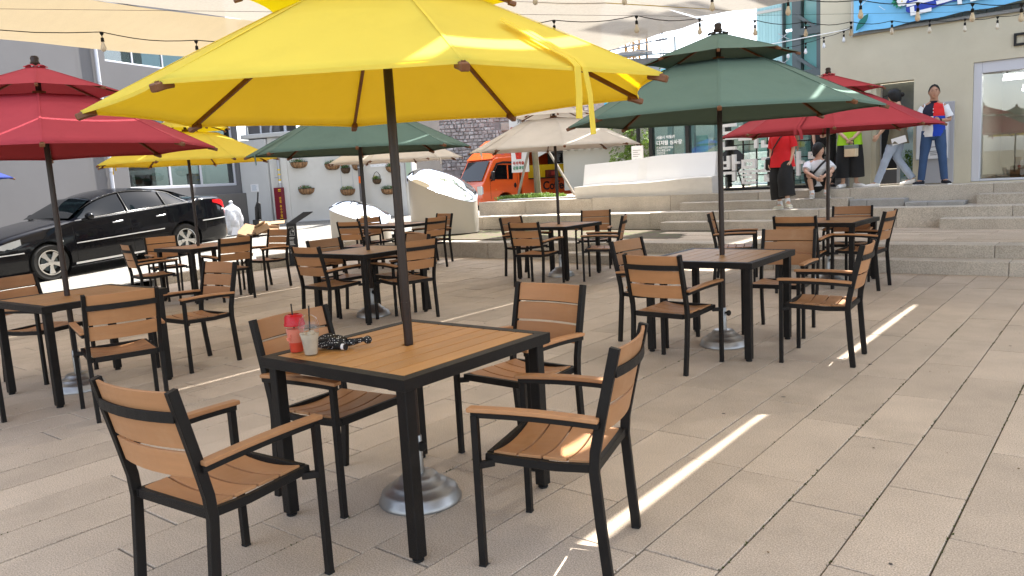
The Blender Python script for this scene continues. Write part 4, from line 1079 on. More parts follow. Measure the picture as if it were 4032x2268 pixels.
# beige building on the right
be = thing('beige_building', 'beige rendered building with a banner, shop window and recessed doorway', 'building')
bx0, bx1 = -4.63, 8
BW = clean(wall_grid(MB(), bx0, bx1, .90, 12.5, 14.9, 15.2, [(-3.77, -3.09, .93, 2.68), (-2.22, 2.4, .93, 2.84), (-4.04, 5.5, 3.58, 5.6)]))
part('wall', BW, BEIGE, be)
part('side_wall', MB().box(bx0, bx0 + .3, 15.201, 24, .9, 12.5), BEIGE, be)
part('recess_back', MB().box(-4.04, 5.5, 15.3, 15.4, 3.4, 5.7), BEIGE, be)
part('ledge', MB().box(-4.10, 5.56, 14.84, 15.25, 3.53, 3.578), SLATE, be)
g = MB()
x = -4.03
while x < 5.4: g.box(x, x + .108, 15.16, 15.21, 3.585, 3.70); x += .114
for i in range(len(g.v) // 8): pass
o = part('grey_tiles', g, mat('grey_wall_tile', (.25, .25, .255), .5, island=.1), be, bev=.003); o['kind'] = 'stuff'
part('door_reveal', MB().box(-3.769, -3.70, 14.95, 15.6, .93, 2.68), BEIGE, be)
fr = part('door_frame', MB().box(-3.70, -3.68, 15.25, 15.30, .93, 2.68).box(-3.42, -3.37, 15.25, 15.3, .93, 2.05).box(-3.68, -3.09, 15.25, 15.3, 2.05, 2.12), ALUF, be)
part('door_blind', MB().box(-3.70, -3.09, 15.31, 15.33, 2.12, 2.68), mat('dark_blind', (.10, .115, .125), .8, var=.1, nscale=20), be)
part('door_glass', MB().box(-3.37, -3.09, 15.27, 15.28, .93, 2.05), mat('sky_glass', (.16, .26, .30), .06, spec=.9), be)
part('door_panel', MB().box(-3.68, -3.42, 15.27, 15.29, 1.2, 2.05), DARK, be); part('kick_panel', MB().box(-3.68, -3.42, 15.265, 15.295, .93, 1.19), GREYW, be)
g = MB(); leaves(g, 160, -3.22, 15.16, 1.25, .08, .05, .3, .03); tag(part('hedge_plant', g, LEAF, fixn=False), 'narrow dark green plant in the doorway behind the walking person', 'plant')
# shop window
sf = part('shop_frame', MB().box(-2.22, -2.10, 14.93, 15.13, .935, 2.84).box(-2.10, 2.4, 14.93, 15.13, 2.66, 2.84).box(-2.10, 2.4, 14.95, 15.12, .935, .97).box(.1, .18, 14.95, 15.1, .97, 2.66), ALUL, be, bev=.006)
part('shop_glass', MB().box(-2.10, .10, 15.02, 15.03, .97, 2.66), CLRG, sf); part('shop_glass', MB().box(.18, 2.4, 15.02, 15.03, .97, 2.66), CLRG, sf)
ROOM = mat('shop_wall', (.40, .375, .33), .9)
part('shop_back', MB().box(-2.3, 2.5, 19, 19.1, .9, 3.3), ROOM, be); part('shop_ceiling', MB().box(-2.3, 2.5, 15.2, 19, 2.9, 3.0), mat('shop_ceiling', (.40, .37, .34), .9), be)
part('shop_floor', MB().box(-2.3, 2.5, 15.2, 19, .90, .925), mat('shop_floor', (.12, .10, .08), .6), be); part('shop_side', MB().box(-2.4, -2.3, 15.2, 19, .9, 3.3), ROOM, be)
LITE = mat('strip_light', (.9, .9, .85), .5, emit=(1, .98, .93, 4))
for (x, y, z) in ((-1.93, 15.9, 2.60), (-1.72, 16.6, 2.44), (-1.42, 17.3, 2.32)):
    t = thing('strip_light', 'lit strip light hanging inside the shop, %s' % ('nearest the glass' if y < 16 else 'middle one' if y < 17 else 'deepest inside'), 'ceiling light', (x, y, z))
    part('tube', MB().box(0, 2.2, -.03, .03, -.02, .02), LITE, t); part('tube', MB().box(0, 2.2, .12, .18, .05, .08), LITE, t); part('tray', MB().box(0, 2.2, -.02, .16, .082, .10), WHITE, t)
    part('hanger', MB().bar((.3, .06, .1), (.3, .06, .22), .01, .01).bar((1.9, .06, .1), (1.9, .06, .22), .01, .01), WHITE, t)
t = thing('shop_counter', 'cluttered counter of books and boxes inside the shop window', 'counter', (-2.0, 15.6, .925))
part('counter', MB().box(0.25, 3.5, 0, .6, 0, .22), mat('counter_wood', (.16, .10, .06), .7), t)
BK = [mat('book_red', (.35, .04, .03), .7), PAPER, mat('book_brown', (.2, .12, .07), .7), mat('book_blue', (.08, .14, .2), .7)]
for i in range(22):
    x = .3 + rnd.random() * 2.6; z = .222 + rnd.random() * .001; part('book', MB().box(x, x + rnd.uniform(.08, .25), .05 + rnd.random() * .1, .3, z, z + rnd.uniform(.03, .16)), rnd.choice(BK), t)
part('banner_strip', MB().box(.4, 2.2, -.04, -.03, .07, .17), PAPER, t); text(t, '돈의문 기념품', .09, (.5, -.045, .09), (R(90), 0, 0), LINEK)
tag(part('shop_poster', MB().box(-.5, .5, -.01, .01, -.3, .3), mat('poster_pale', (.5, .58, .56), .6), loc=(-.95, 15.5, 1.75), rot=(.2, .08, 0)), 'pale green hanging poster inside the shop window', 'poster')
# big wall letter at the frame edge
t = thing('wall_letter', 'black square wall letter at the right edge of the beige wall', 'sign', (-1.675, 14.9, 3.02))
part('stroke', MB().box(0, .19, -.035, -.003, .155, .19).box(0, .035, -.035, -.003, .035, .155).box(.155, .19, -.035, -.003, .035, .155).box(0, .19, -.035, -.003, 0, .035), BLKP, t)
part('stroke', MB().box(.24, .275, -.035, -.003, -.02, .21), BLKP, t)
t = thing('wall_letter', 'black wall lettering that follows the square letter, outside the frame', 'sign', (-1.30, 14.9, 3.0))
text(t, '디어센터', .30, (0, -.03, 0), (R(90), 0, 0), BLKP, name='stroke', ext=.015, bold=.008)
# poster board behind the man
t = thing('poster_board', 'tall grey board with a white poster behind the man in the polo shirt', 'notice board', (-3.03, 14.9, .93))
part('board', MB().box(.10, .56, -.06, -.003, .0, 1.33), mat('board_grey', (.40, .40, .42), .6), t, bev=.004)
part('frame', MB().box(.0, .50, -.09, -.062, .40, 1.18), ALUF, t, bev=.003)
part('poster', MB().box(.012, .488, -.095, -.091, .412, 1.168), PAPER, t)
g = MB()
for (x, z, l) in ((.26, .82, .13), (.30, .79, .1), (.07, .56, .12), (.07, .53, .3), (.22, .50, .12), (.22, .47, .1), (.22, .60, .12)): g.box(x, x + l, -.0965, -.0955, z, z + .009)
part('print', g, LINEK, t)
# brick planter wall under the beige wall
t = thing('low_brick_wall', 'low grey brick base behind the squatting person', 'wall', (-4.62, 14.86, .93))
part('core', MB().box(0, .50, -.06, .035, 0, .60), MORTAR, t)
part('cap', MB().box(-.01, .51, -.08, .036, .601, .64), WHITEG, t)
BR = mat('grey_brick', (.30, .29, .285), .85, objvar=.25, bump=.3)
bm_ = MB().box(0, .155, -.075, -.058, 0, .05).mesh('brick', BR, bev=.003)
for j in range(10):
    for i in range(4):
        x = i * .163 - (.08 if j % 2 else 0)
        if x < -.01 or x > .36: continue
        link('brick', bm_, t, (x, 0, .01 + j * .058))

# banner on the beige building
bn = thing('event_banner', 'blue summer banner with white lettering and leaves on the beige building', 'banner', (0, 14.72, -.05))
BB = mat('banner_blue', (.18, .50, .78), .6, var=.12, nscale=.9)
g = MB()
def fbn(s, f):
    x0, z0 = -4.02, 3.60
    x = -4.02 + s * 6.0; zb = 3.60 + .045 * s * 6 + .012 * sin(s * 50); return (x, .03 * sin(s * 23) + .015 * sin(f * 9 + s * 12), zb + f * (1.65 - .02 * s))
g.grid(fbn, 60, 12); part('sheet', g, BB, bn, smooth=True, fixn=False)
BD = mat('banner_navy', (.012, .045, .35), .6)
LBL = mat('banner_leaf', (.01, .22, .12), .6); LBL2 = mat('banner_leaf_dark', (.01, .16, .14), .6)
g = MB(); g.prism([(-3.18, 3.82), (-3.05, 3.74), (-2.55, 3.86), (-2.3, 3.86), (-2.28, 3.93), (-1.9, 3.97), (-.6, 4.1), (-.6, 4.75), (-3.18, 4.5)], -.062, -.056); part('word_panel', g, BD, bn)
for i_, c_ in enumerate('돈의문박물관'): text(bn, c_, .46, (-3.17 + .43 * i_, -.066, 3.77 + .036 * i_), (R(90), R(-5), 0), LINEW, bold=.012)
def leafshape(cx, cz, ang, L_, W_, m, cuts=6):
    g = MB(); p = []
    for i in range(cuts + 1): f = i / cuts; p.append((f * L_, W_ * sin(pi * f) ** .8)); 
    for i in range(cuts, -1, -1): f = i / cuts; p.append((f * L_ * .98 + .01, -W_ * sin(pi * f) ** .8))
    q = [(cx + x * cos(ang) - y * sin(ang), cz + x * sin(ang) + y * cos(ang)) for x, y in p]
    # drop duplicate ends
    q = q[:cuts + 1] + q[cuts + 2:-1]
    g.prism(q, -.064, -.058); part('leaf_print', g, m, bn)
leafshape(-3.96, 3.63, R(52), .32, .055, LBL2)
for a in range(100, 270, 24): leafshape(-3.26, 4.03, R(a), .15, .028, LBL)
g = MB()
for k in range(5):
    a = 2 * pi * k / 5 + .3; c = Vector((-3.24 + .045 * cos(a), -.067, 3.99 + .045 * sin(a)))
    pts = [(c.x + .04 * cos(b), c.z + .04 * sin(b)) for b in [2 * pi * i / 8 for i in range(8)]]; g.prism(pts, -.0665 - .0005 * k, -.0645)
part('flower_print', g, LINEW, bn); part('flower_eye', MB().lathe([(.012, 0), (.012, .002)], 8), FLOWY, bn, loc=(-3.24, -.070, 3.99), rot=(R(90), 0, 0))
for i, (a, b) in enumerate((((-3.9, 4.02), (-3.72, 4.25)), ((-3.6, 3.98), (-3.5, 3.90)))): part('squiggle', MB().path([(a[0], -.052, a[1]), ((a[0] + b[0]) / 2 + .02, -.052, (a[1] + b[1]) / 2 - .02), (b[0], -.052, b[1])], .003, .006), LINEW, bn)
part('edge_tube', MB().tube([(-4.05, .02, 3.55), (-4.05, .02, 5.3)], .012, 8), WHITEG, bn)

# ------------------------------------------------------------------ letter sculpture
ls = thing('letter_sculpture', 'white block Korean letters standing on a black steel frame', 'sign', (0, 14.6, 0))
def ring(x0, x1, z0, z1, t=.15, tz=.13): return [(x0, x1, z1 - tz, z1), (x0, x1, z0, z0 + tz), (x0, x0 + t, z0 + tz, z1 - tz), (x1 - t, x1, z0 + tz, z1 - tz)]
GL = {'don': [(.12, .92, .87, 1), (.12, .28, .70, .87), (.12, .92, .59, .70), (.43, .57, .51, .59), (0, 1, .39, .51), (.12, .28, .12, .32), (.12, .92, 0, .12)],
      'ui': ring(.05, .66, .60, 1) + [(0, .72, .36, .48), (.80, .95, 0, 1)],
      'mun': ring(.1, .9, .66, 1, tz=.1) + [(0, 1, .44, .55), (.45, .61, .30, .44), (.1, .26, .12, .32), (.1, .9, 0, .12)],
      'bak': [(.02, .15, .46, 1), (.40, .55, .46, 1), (.15, .40, .68, .79), (.15, .40, .46, .56), (.66, .82, .40, 1.04), (.82, 1, .66, .76), (.05, .82, .26, .37), (.66, .82, 0, .26)],
      'mul': ring(.14, .86, .62, 1, t=.16, tz=.12) + [(0, 1, .46, .56), (.43, .57, .40, .46), (.14, .86, .32, .40), (.70, .86, .24, .32), (.14, .86, .17, .24), (.14, .30, .09, .17), (.14, .86, 0, .09)],
      'gwan': [(.08, .62, .84, .96), (.46, .62, .60, .84), (.20, .36, .50, .72), (0, .66, .38, .50), (.68, .86, .28, 1.06), (.86, 1, .62, .72), (.20, .36, .12, .28), (.20, .86, 0, .12)],
      'ma': ring(.02, .55, .35, .95) + [(.68, .84, .1, 1.05), (.84, 1, .55, .68)],
      'eul': ring(.2, .8, .72, 1, tz=.09) + [(0, 1, .52, .62), (.14, .86, .36, .44), (.70, .86, .26, .36), (.14, .86, .19, .26), (.14, .30, .09, .19), (.14, .86, 0, .09)]}
def letter(k, x0, z0, wd, ht):
    g = MB()
    for i, (a, b, c, d) in enumerate(GL[k]): g.box(x0 + a * wd, x0 + b * wd, -.09, 0, z0 + c * ht, z0 + d * ht)
    part('letter', clean(g) if False else g, WHITE, ls, bev=.0)
letter('don', -6.44, 1.71, .38, .50); letter('ui', -6.03, 1.71, .38, .44); letter('mun', -5.63, 1.71, .39, .42)
letter('bak', -6.43, 1.12, .40, .48); letter('mul', -6.03, 1.05, .38, .46); letter('gwan', -5.62, 1.08, .40, .47)
letter('ma', -5.20, 1.12, .38, .46); letter('eul', -4.80, 1.12, .36, .46)
g = MB(); g.box(-6.62, -4.45, -.14, .0, .935, .975); g.box(-6.62, -4.45, .25, .36, .935, .975)
for x in (-6.28, -5.98, -5.72, -5.38, -5.02, -4.6): g.box(x - .012, x + .012, .012, .036, .97, 2.1)
for x in (-6.4, -5.55, -4.7): g.box(x - .02, x + .02, .0, .3, .936, .97)
for x in (-6.12, -5.2): g.bar((x, .02, 1.4), (x + .13, .02, .97), .02, .02)
for z in (1.20, 1.49, 1.78): g.box(-6.4, -4.45, .013, .035, z, z + .02)
part('steel_frame', g, BLKP, ls)
part('dark_box', MB().box(-6.32, -6.20, .05, .12, 1.1, 1.9), BLKP, ls)

# ------------------------------------------------------------------ wavy white bench
wbn = thing('wave_bench', 'long white moulded bench with a tall wavy back on the step edge', 'bench', (0, 14.12, .93))
def bench(sec):
    g = MB(); N = 60
    for i in range(N + 1):
        f = i / N; x = -9.55 + f * 3.15; wv = .04 * sin(f * 6.3 + .6); dz = slope(x)
        tp_ = .76 + .05 * math.tanh((f - .5) * 7) * 1.0 + .02 * sin(f * 5); st = .245 + .07 * f + .010 * sin(f * 9)
        yb = .55 + wv
        back = {'seat': [(0.0 + wv * .5, 0), (-.02 + wv * .5, st - .015), (-.01 + wv * .5, st), (.30 + wv, st + .01), (.30 + wv, 0)],
                'back': [(.30 + wv, 0), (.30 + wv, st), (.33 + wv + .05 * math.exp(-((f - .48) / .05) ** 2), st + .05), (.42 + wv, tp_ - .02), (.43 + wv, tp_), (yb - .02, tp_), (yb, tp_ - .02), (yb, 0)]}[sec]
        g.v += [(x if not (sec == 'back' and p_[1] > .3) else x - .10 * f, p_[0], p_[1] + dz) for p_ in back]
        n = len(back)
    for i in range(N):
        for k in range(n): g.f.append((i * n + k, i * n + (k + 1) % n, (i + 1) * n + (k + 1) % n, (i + 1) * n + k))
    g.f += [tuple(range(n - 1, -1, -1)), tuple(N * n + k for k in range(n))]; g.mi = [0] * len(g.f)
    return g
part('seat_base', bench('seat'), mat('bench_seat_white', (.68, .65, .60), .5, var=.04), wbn, smooth=35); part('backrest', bench('back'), WHITE, wbn, smooth=35)

# ------------------------------------------------------------------ planter with tree
pt = thing('street_tree', 'young tree with wooden stakes in front of the orange truck', 'tree', (-11.75, 15.75, .93))
part('trunk', MB().tube([(0, 0, -.05), (-.01, 0, .6), (-.07, .02, 1.5), (-.17, .05, 2.3), (-.15, .1, 3.2), (-.1, .1, 4.4)], [.085, .078, .074, .07, .06, .03], 12), BARK, pt, smooth=60)
g = MB(); lf = MB()
rt = random.Random(5)
for i in range(16):
    a = rt.uniform(0, 6.28); z = rt.uniform(1.9, 3.8); e = Vector((cos(a) * rt.uniform(.5, 1.2), sin(a) * rt.uniform(.5, 1.2), z + rt.uniform(.5, 1.3)))
    b = Vector((-.12, .08, z)); g.tube([b, b.lerp(e, .5) + Vector((0, 0, .1)), e], [.03, .02, .008], 6)
    leaves(lf, 260, e.x, e.y, e.z, .5, .5, .35, .05, rn=rt)
for f_ in ((.03, 1.9), (-.3, 1.6)):
    leaves(lf, 26, f_[0], -.1, f_[1] + .45, .12, .1, .1, .04, rn=rt)
part('branches', g, BARK, pt, smooth=60); part('crown', lf, LEAF2, pt, fixn=False)
for k_, (a, b, lab) in enumerate((((-12.35, 15.7, .92), (-11.97, 15.8, 2.15), 'left'), ((-10.62, 15.7, .92), (-11.5, 15.8, 2.15), 'right'), ((-12.02, 16.2, .92), (-11.88, 15.85, 2.15), 'back'))):
    tag(part('tree_stake', MB().tube([a, b], .032, 8), STAKE), '%s wooden stake propping the young tree' % lab, 'stake', 'stakes round the young tree')
g = MB()
for _ in range(1500):
    x = rnd.uniform(-12.7, -11.0); y = rnd.uniform(15.15, 16.0); h = rnd.uniform(.05, .17) * (1 - .35 * abs((x + 11.85) / .85)); a = rnd.uniform(0, 6.28)
    b = Vector((x, y, .92 + slope(x))); tip = b + Vector((rnd.gauss(0, .07), rnd.gauss(0, .07), h)); s_ = Vector((cos(a), sin(a), 0)) * .009; md = b.lerp(tip, .55) + Vector((0, 0, .03))
    g.add([b - s_, b + s_, md + s_ * 1.2, md - s_ * 1.2, tip], [(0, 1, 2, 3), (3, 2, 4)])
o = part('planter_grass', g, LEAF2, fixn=False); o['kind'] = 'stuff'; o['label'] = 'bright green grassy plants at the foot of the staked tree'; o['category'] = 'grass'

# light green small tree by the museum
gt = thing('small_leafy_tree', 'small bright green tree beside the glass pavilion', 'tree', (-11.6, 20.2, .9))
part('trunk', MB().tube([(0, 0, 0), (.03, 0, 1), (0, 0, 2.6)], [.05, .04, .015], 8), BARK, gt)
g = MB()
rt = random.Random(11)
for i in range(110):
    a = rt.uniform(0, 6.28); r_ = rt.uniform(0, .75); z = rt.uniform(.35, 2.3)
    leaves(g, 34, r_ * cos(a), r_ * sin(a), z, .17, .17, .14, .045, rn=rt)
part('crown', g, LEAF2, gt, fixn=False)
for (x, y, s_, lab) in ((-14.2, 24.5, 1.5, 'green tree behind the food truck hatch'), (-16.3, 30.5, 2.2, 'distant green tree left of the pavilion')):
    q = thing('background_tree', lab, 'tree', (x, y, .2)); g = MB()
    for i in range(60):
        a = rt.uniform(0, 6.28); r_ = rt.uniform(0, .8) * s_; z = rt.uniform(1.0, 2.4) * s_
        leaves(g, 40, r_ * cos(a), r_ * sin(a), z, .25 * s_, .25 * s_, .2 * s_, .06, rn=rt)
    part('crown', g, LEAF, q, fixn=False); part('trunk', MB().tube([(0, 0, 0), (0, 0, 1.9 * s_)], [.1, .05], 8), BARK, q)

# lamp post, banner pole, small white sign behind the bench
t = thing('black_post', 'black lamp post rising behind the cream umbrella', 'lamp post', (-10.7, 19.0, .9)); part('shaft', MB().tube([(0, 0, 0), (0, 0, 2.5)], .055, 10), BLKP, t); part('head', MB().lathe([(.05, 2.5), (.08, 2.55), (.07, 2.7), (.02, 2.74)], 10), BLKP, t)
t = thing('white_sign', 'small white printed sign standing behind the bench end', 'sign', (-9.95, 17.6, .9)); part('panel', MB().box(-.16, .16, -.02, .02, .5, 1.12), PAPER, t); part('leg', MB().box(-.02, .02, -.02, .02, 0, .5), STEELD, t)
g = MB()
for i in range(4): g.box(-.12, -.12 + rnd.uniform(.12, .22), -.024, -.022, 1.0 - i * .05, 1.015 - i * .05)
for i in range(7): g.box(-.13 + i * .04, -.105 + i * .04, -.024, -.022, .62, .70 + .05 * (i % 3))
part('print', g, mat('print_grey', (.3, .3, .3), .8), t)

# truck banner hanging from the tree
bt = thing('cafe_banner', 'white hanging cafe banner with a red drink and Korean lettering', 'banner', (-12.70, 15.95, 0))
g = MB(); g.grid(lambda s, f: (s * .56, .012 * sin(s * 7 + f * 5), 1.53 + f * 1.60), 8, 16); part('sheet', g, PAPER, bt, smooth=True, fixn=False)
text(bt, '달리는', .165, (.05, -.02, 2.86), (R(90), R(4), 0), LINEK, sx=.9); text(bt, '카페', .15, (.27, -.02, 2.74), (R(90), 0, 0), LINEK)
g = MB(); g.prism([(.33, 2.91), (.48, 2.93), (.48, 3.0), (.33, 2.98)], -.019, -.014).box(.42, .46, -.022, -.019, 2.95, 2.98); g.lathe([(.018, 0), (.018, .004)], 8, (.37, -.016, 2.90)); g.lathe([(.018, 0), (.018, .004)], 8, (.45, -.016, 2.91)); part('cart_drawing', g, LINEK, bt)
text(bt, '생레몬에이드', .105, (.03, -.02, 2.59), (R(90), 0, 0), LINER, sx=.85, bold=.002)
g = MB(); g.prism([(.13, 2.2), (.38, 2.2), (.34, 1.86), (.18, 1.86)], -.020, -.015); cpn = part('drink_picture', g, mat('drink_red_print', (.55, .035, .02), .6, var=.5, nscale=30), bt)
g = MB(); g.prism([(.17, 1.86), (.35, 1.86), (.33, 1.83), (.19, 1.83)], -.020, -.015); part('cup_foot_picture', g, LINEW, bt)
text(bt, '즉석착즙', .09, (.06, -.02, 1.73), (R(90), 0, 0), LINER, track=1.25, bold=.003); text(bt, '감동과일', .09, (.06, -.02, 1.61), (R(90), 0, 0), LINEG, track=1.25, bold=.003)

# construction skyline
cr = thing('tower_crane', 'distant orange lattice crane mast above the rooftops', 'crane', (-35.9, 63.9, 0))
g = MB()
for sx in (-.7, .7):
    for sy in (-.7, .7): g.bar((sx, sy, 0), (sx, sy, 13.2), .14, .14)
for i in range(11):
    z = i * 1.2; g.bar((-.7, -.7, z), (.7, -.7, z + 1.2), .08, .08); g.bar((.7, -.7, z), (-.7, -.7, z + 1.2), .08, .08); g.bar((-.7, -.7, z), (.7, -.7, z), .09, .09)
part('mast', g, mat('crane_orange', (.5, .24, .06), .6), cr)
g = MB(); g.bar((-3, -.8, 12.1), (2.0, -.8, 12.3), .12, .12); g.bar((-2.2, -.8, 12.6), (1.4, -.8, 12.6), .1, .1); g.box(-1.2, 1.3, -1.2, .6, 11.4, 11.7); g.box(-1, 1, -1, .4, 13.2, 13.6)
part('platform', g, mat('crane_grey', (.2, .2, .21), .7), cr)
t = thing('lattice_mast', 'thin grey lattice mast on the far roofline', 'mast', (-29.2, 55.9, 0))
g = MB()
for sx in (-.14, .14): g.bar((sx, 0, 0), (sx, 0, 11.6), .05, .05)
for i in range(20): g.bar((-.14, 0, 5 + i * .33), (.14, 0, 5.33 + i * .33), .03, .03)
g.box(-.5, .5, -.1, .1, 11.0, 11.12); g.box(-.05, .05, -.05, .05, 11.5, 12.2); part('lattice', g, GREYW, t)
t = thing('scaffold_roof', 'far rooftop with dark steel scaffold rails', 'building', (-33, 52.5, 0), R(38.6))
g = MB()
for z in (8.2, 8.5, 9.2, 9.45, 9.75): g.box(-6, 16, 0, .12, z + .02 * z, z + .1 + .02 * z)
for i in range(10): g.box(-5 + i * 2.2, -4.88 + i * 2.2, 0, .12, 7.6, 10.2 + .5 * (i % 3))
part('rails', g, STEELD, t); part('roof_block', MB().box(-6, 22, 1, 8, 0, 8.1), mat('far_grey', (.2, .2, .2), .9), t)
t = thing('far_block', 'pale apartment block with small windows behind the small green tree', 'building', (-20.5, 40.5, 0), R(20))
part('wall', MB().box(0, 9, 0, 5, 0, 5.4), mat('far_bluegrey', (.34, .40, .50), .9), t)
for i in range(6):
    for j in range(3):
        f = part('window', MB().box(.5 + i * 1.4, 1.4 + i * 1.4, -.06, -.002, 1 + j * 1.35, 1.8 + j * 1.35), WHITE, t); part('pane', MB().box(.56 + i * 1.4, .92 + i * 1.4, -.07, -.061, 1.06 + j * 1.35, 1.74 + j * 1.35), DKGL, f); part('pane', MB().box(.98 + i * 1.4, 1.34 + i * 1.4, -.07, -.061, 1.06 + j * 1.35, 1.74 + j * 1.35), DKGL, f)
tag(part('site_cabin', MB().box(-16.9, -14.2, 24.3, 27, .2, 2.75), WHITE, bev=.03), 'white cabin behind the food truck, left of the bench', 'cabin')
cbn = [o for o in COL.objects if o.name == 'site_cabin'][0]
part('door', MB().box(-16.5, -15.9, 24.25, 24.3, .3, 2.3), WHITEG, cbn); part('window', MB().box(-15.6, -14.7, 24.25, 24.3, 1.2, 2.1), DKGL, cbn)

# ------------------------------------------------------------------ black saloon car
def lerp_tab(tab, x):
    if x <= tab[0][0]: return tab[0][1]
    for (a, b), (c, d) in zip(tab[:-1], tab[1:]):
        if x <= c:
            t = (x - a) / (c - a); t = t * t * (3 - 2 * t) * .35 + t * .65
            return b + (d - b) * t
    return tab[-1][1]
def spline(tab, x):      # Catmull-Rom through a table
    xs = [p[0] for p in tab]
    if x <= xs[0]: return tab[0][1]
    if x >= xs[-1]: return tab[-1][1]
    i = max(k for k in range(len(xs) - 1) if xs[k] <= x)
    p1, p2 = tab[i], tab[i + 1]; p0 = tab[i - 1] if i else p1; p3 = tab[i + 2] if i + 2 < len(tab) else p2
    t = (x - p1[0]) / (p2[0] - p1[0]); h = p2[0] - p1[0]
    m1 = (p2[1] - p0[1]) / max(1e-6, p2[0] - p0[0]) * h; m2 = (p3[1] - p1[1]) / max(1e-6, p3[0] - p1[0]) * h
    return (2 * t ** 3 - 3 * t * t + 1) * p1[1] + (t ** 3 - 2 * t * t + t) * m1 + (-2 * t ** 3 + 3 * t * t) * p2[1] + (t ** 3 - t * t) * m2
DECK = [(0, .58), (.06, .72), (.2, .82), (.6, .91), (1.1, .985), (1.45, 1.03), (2.0, 1.05), (3.6, 1.12), (4.1, 1.15), (4.5, 1.14), (4.8, 1.09), (4.88, .90), (4.9, .72)]
ROOF = [(1.38, 1.025), (1.75, 1.22), (2.1, 1.385), (2.5, 1.475), (2.9, 1.485), (3.3, 1.44), (3.7, 1.34), (4.05, 1.20), (4.22, 1.15)]
HW = [(0, .60), (.06, .72), (.2, .81), (.6, .885), (1.2, .92), (2.4, .93), (3.7, .925), (4.4, .89), (4.75, .83), (4.88, .74), (4.9, .66)]
def sect(s):
    w = spline(HW, s); zd = spline(DECK, s); gh = 1.38 < s < 4.22
    zr = max(zd, spline(ROOF, s)) if gh else zd
    zb = min(zd - .03, .985 + .03 * (s - 1.4)) if gh else zd - .045
    if not gh: zb = zd - .05
    f = max(0, min(1, (zr - zd) / .12)) if gh else 0
    yr = .60 if gh else w * .62
    P_ = [(w * .90, .19), (w * .985, .27), (w, .42), (w + .004, .58), (w * .995, .74), (w * .965, zb)]
    dk = [(w * .92, zd - .012), (w * .80, zd), (w * .62, zd + .006), (w * .3, zd + .014), (0, zd + .018)]
    gy = lambda k: w * .935 + (yr - w * .935) * k
    gr = [(gy(.06), zb + (zr - zb) * .06), (gy(.5), zb + (zr - .05 - zb) * .5 + .01), (gy(1), zr - .05), (yr * .72, zr - .008), (0, zr + .012)]
    return P_ + [tuple(a[i] * (1 - f) + b[i] * f for i in range(2)) for a, b in zip(dk, gr)]
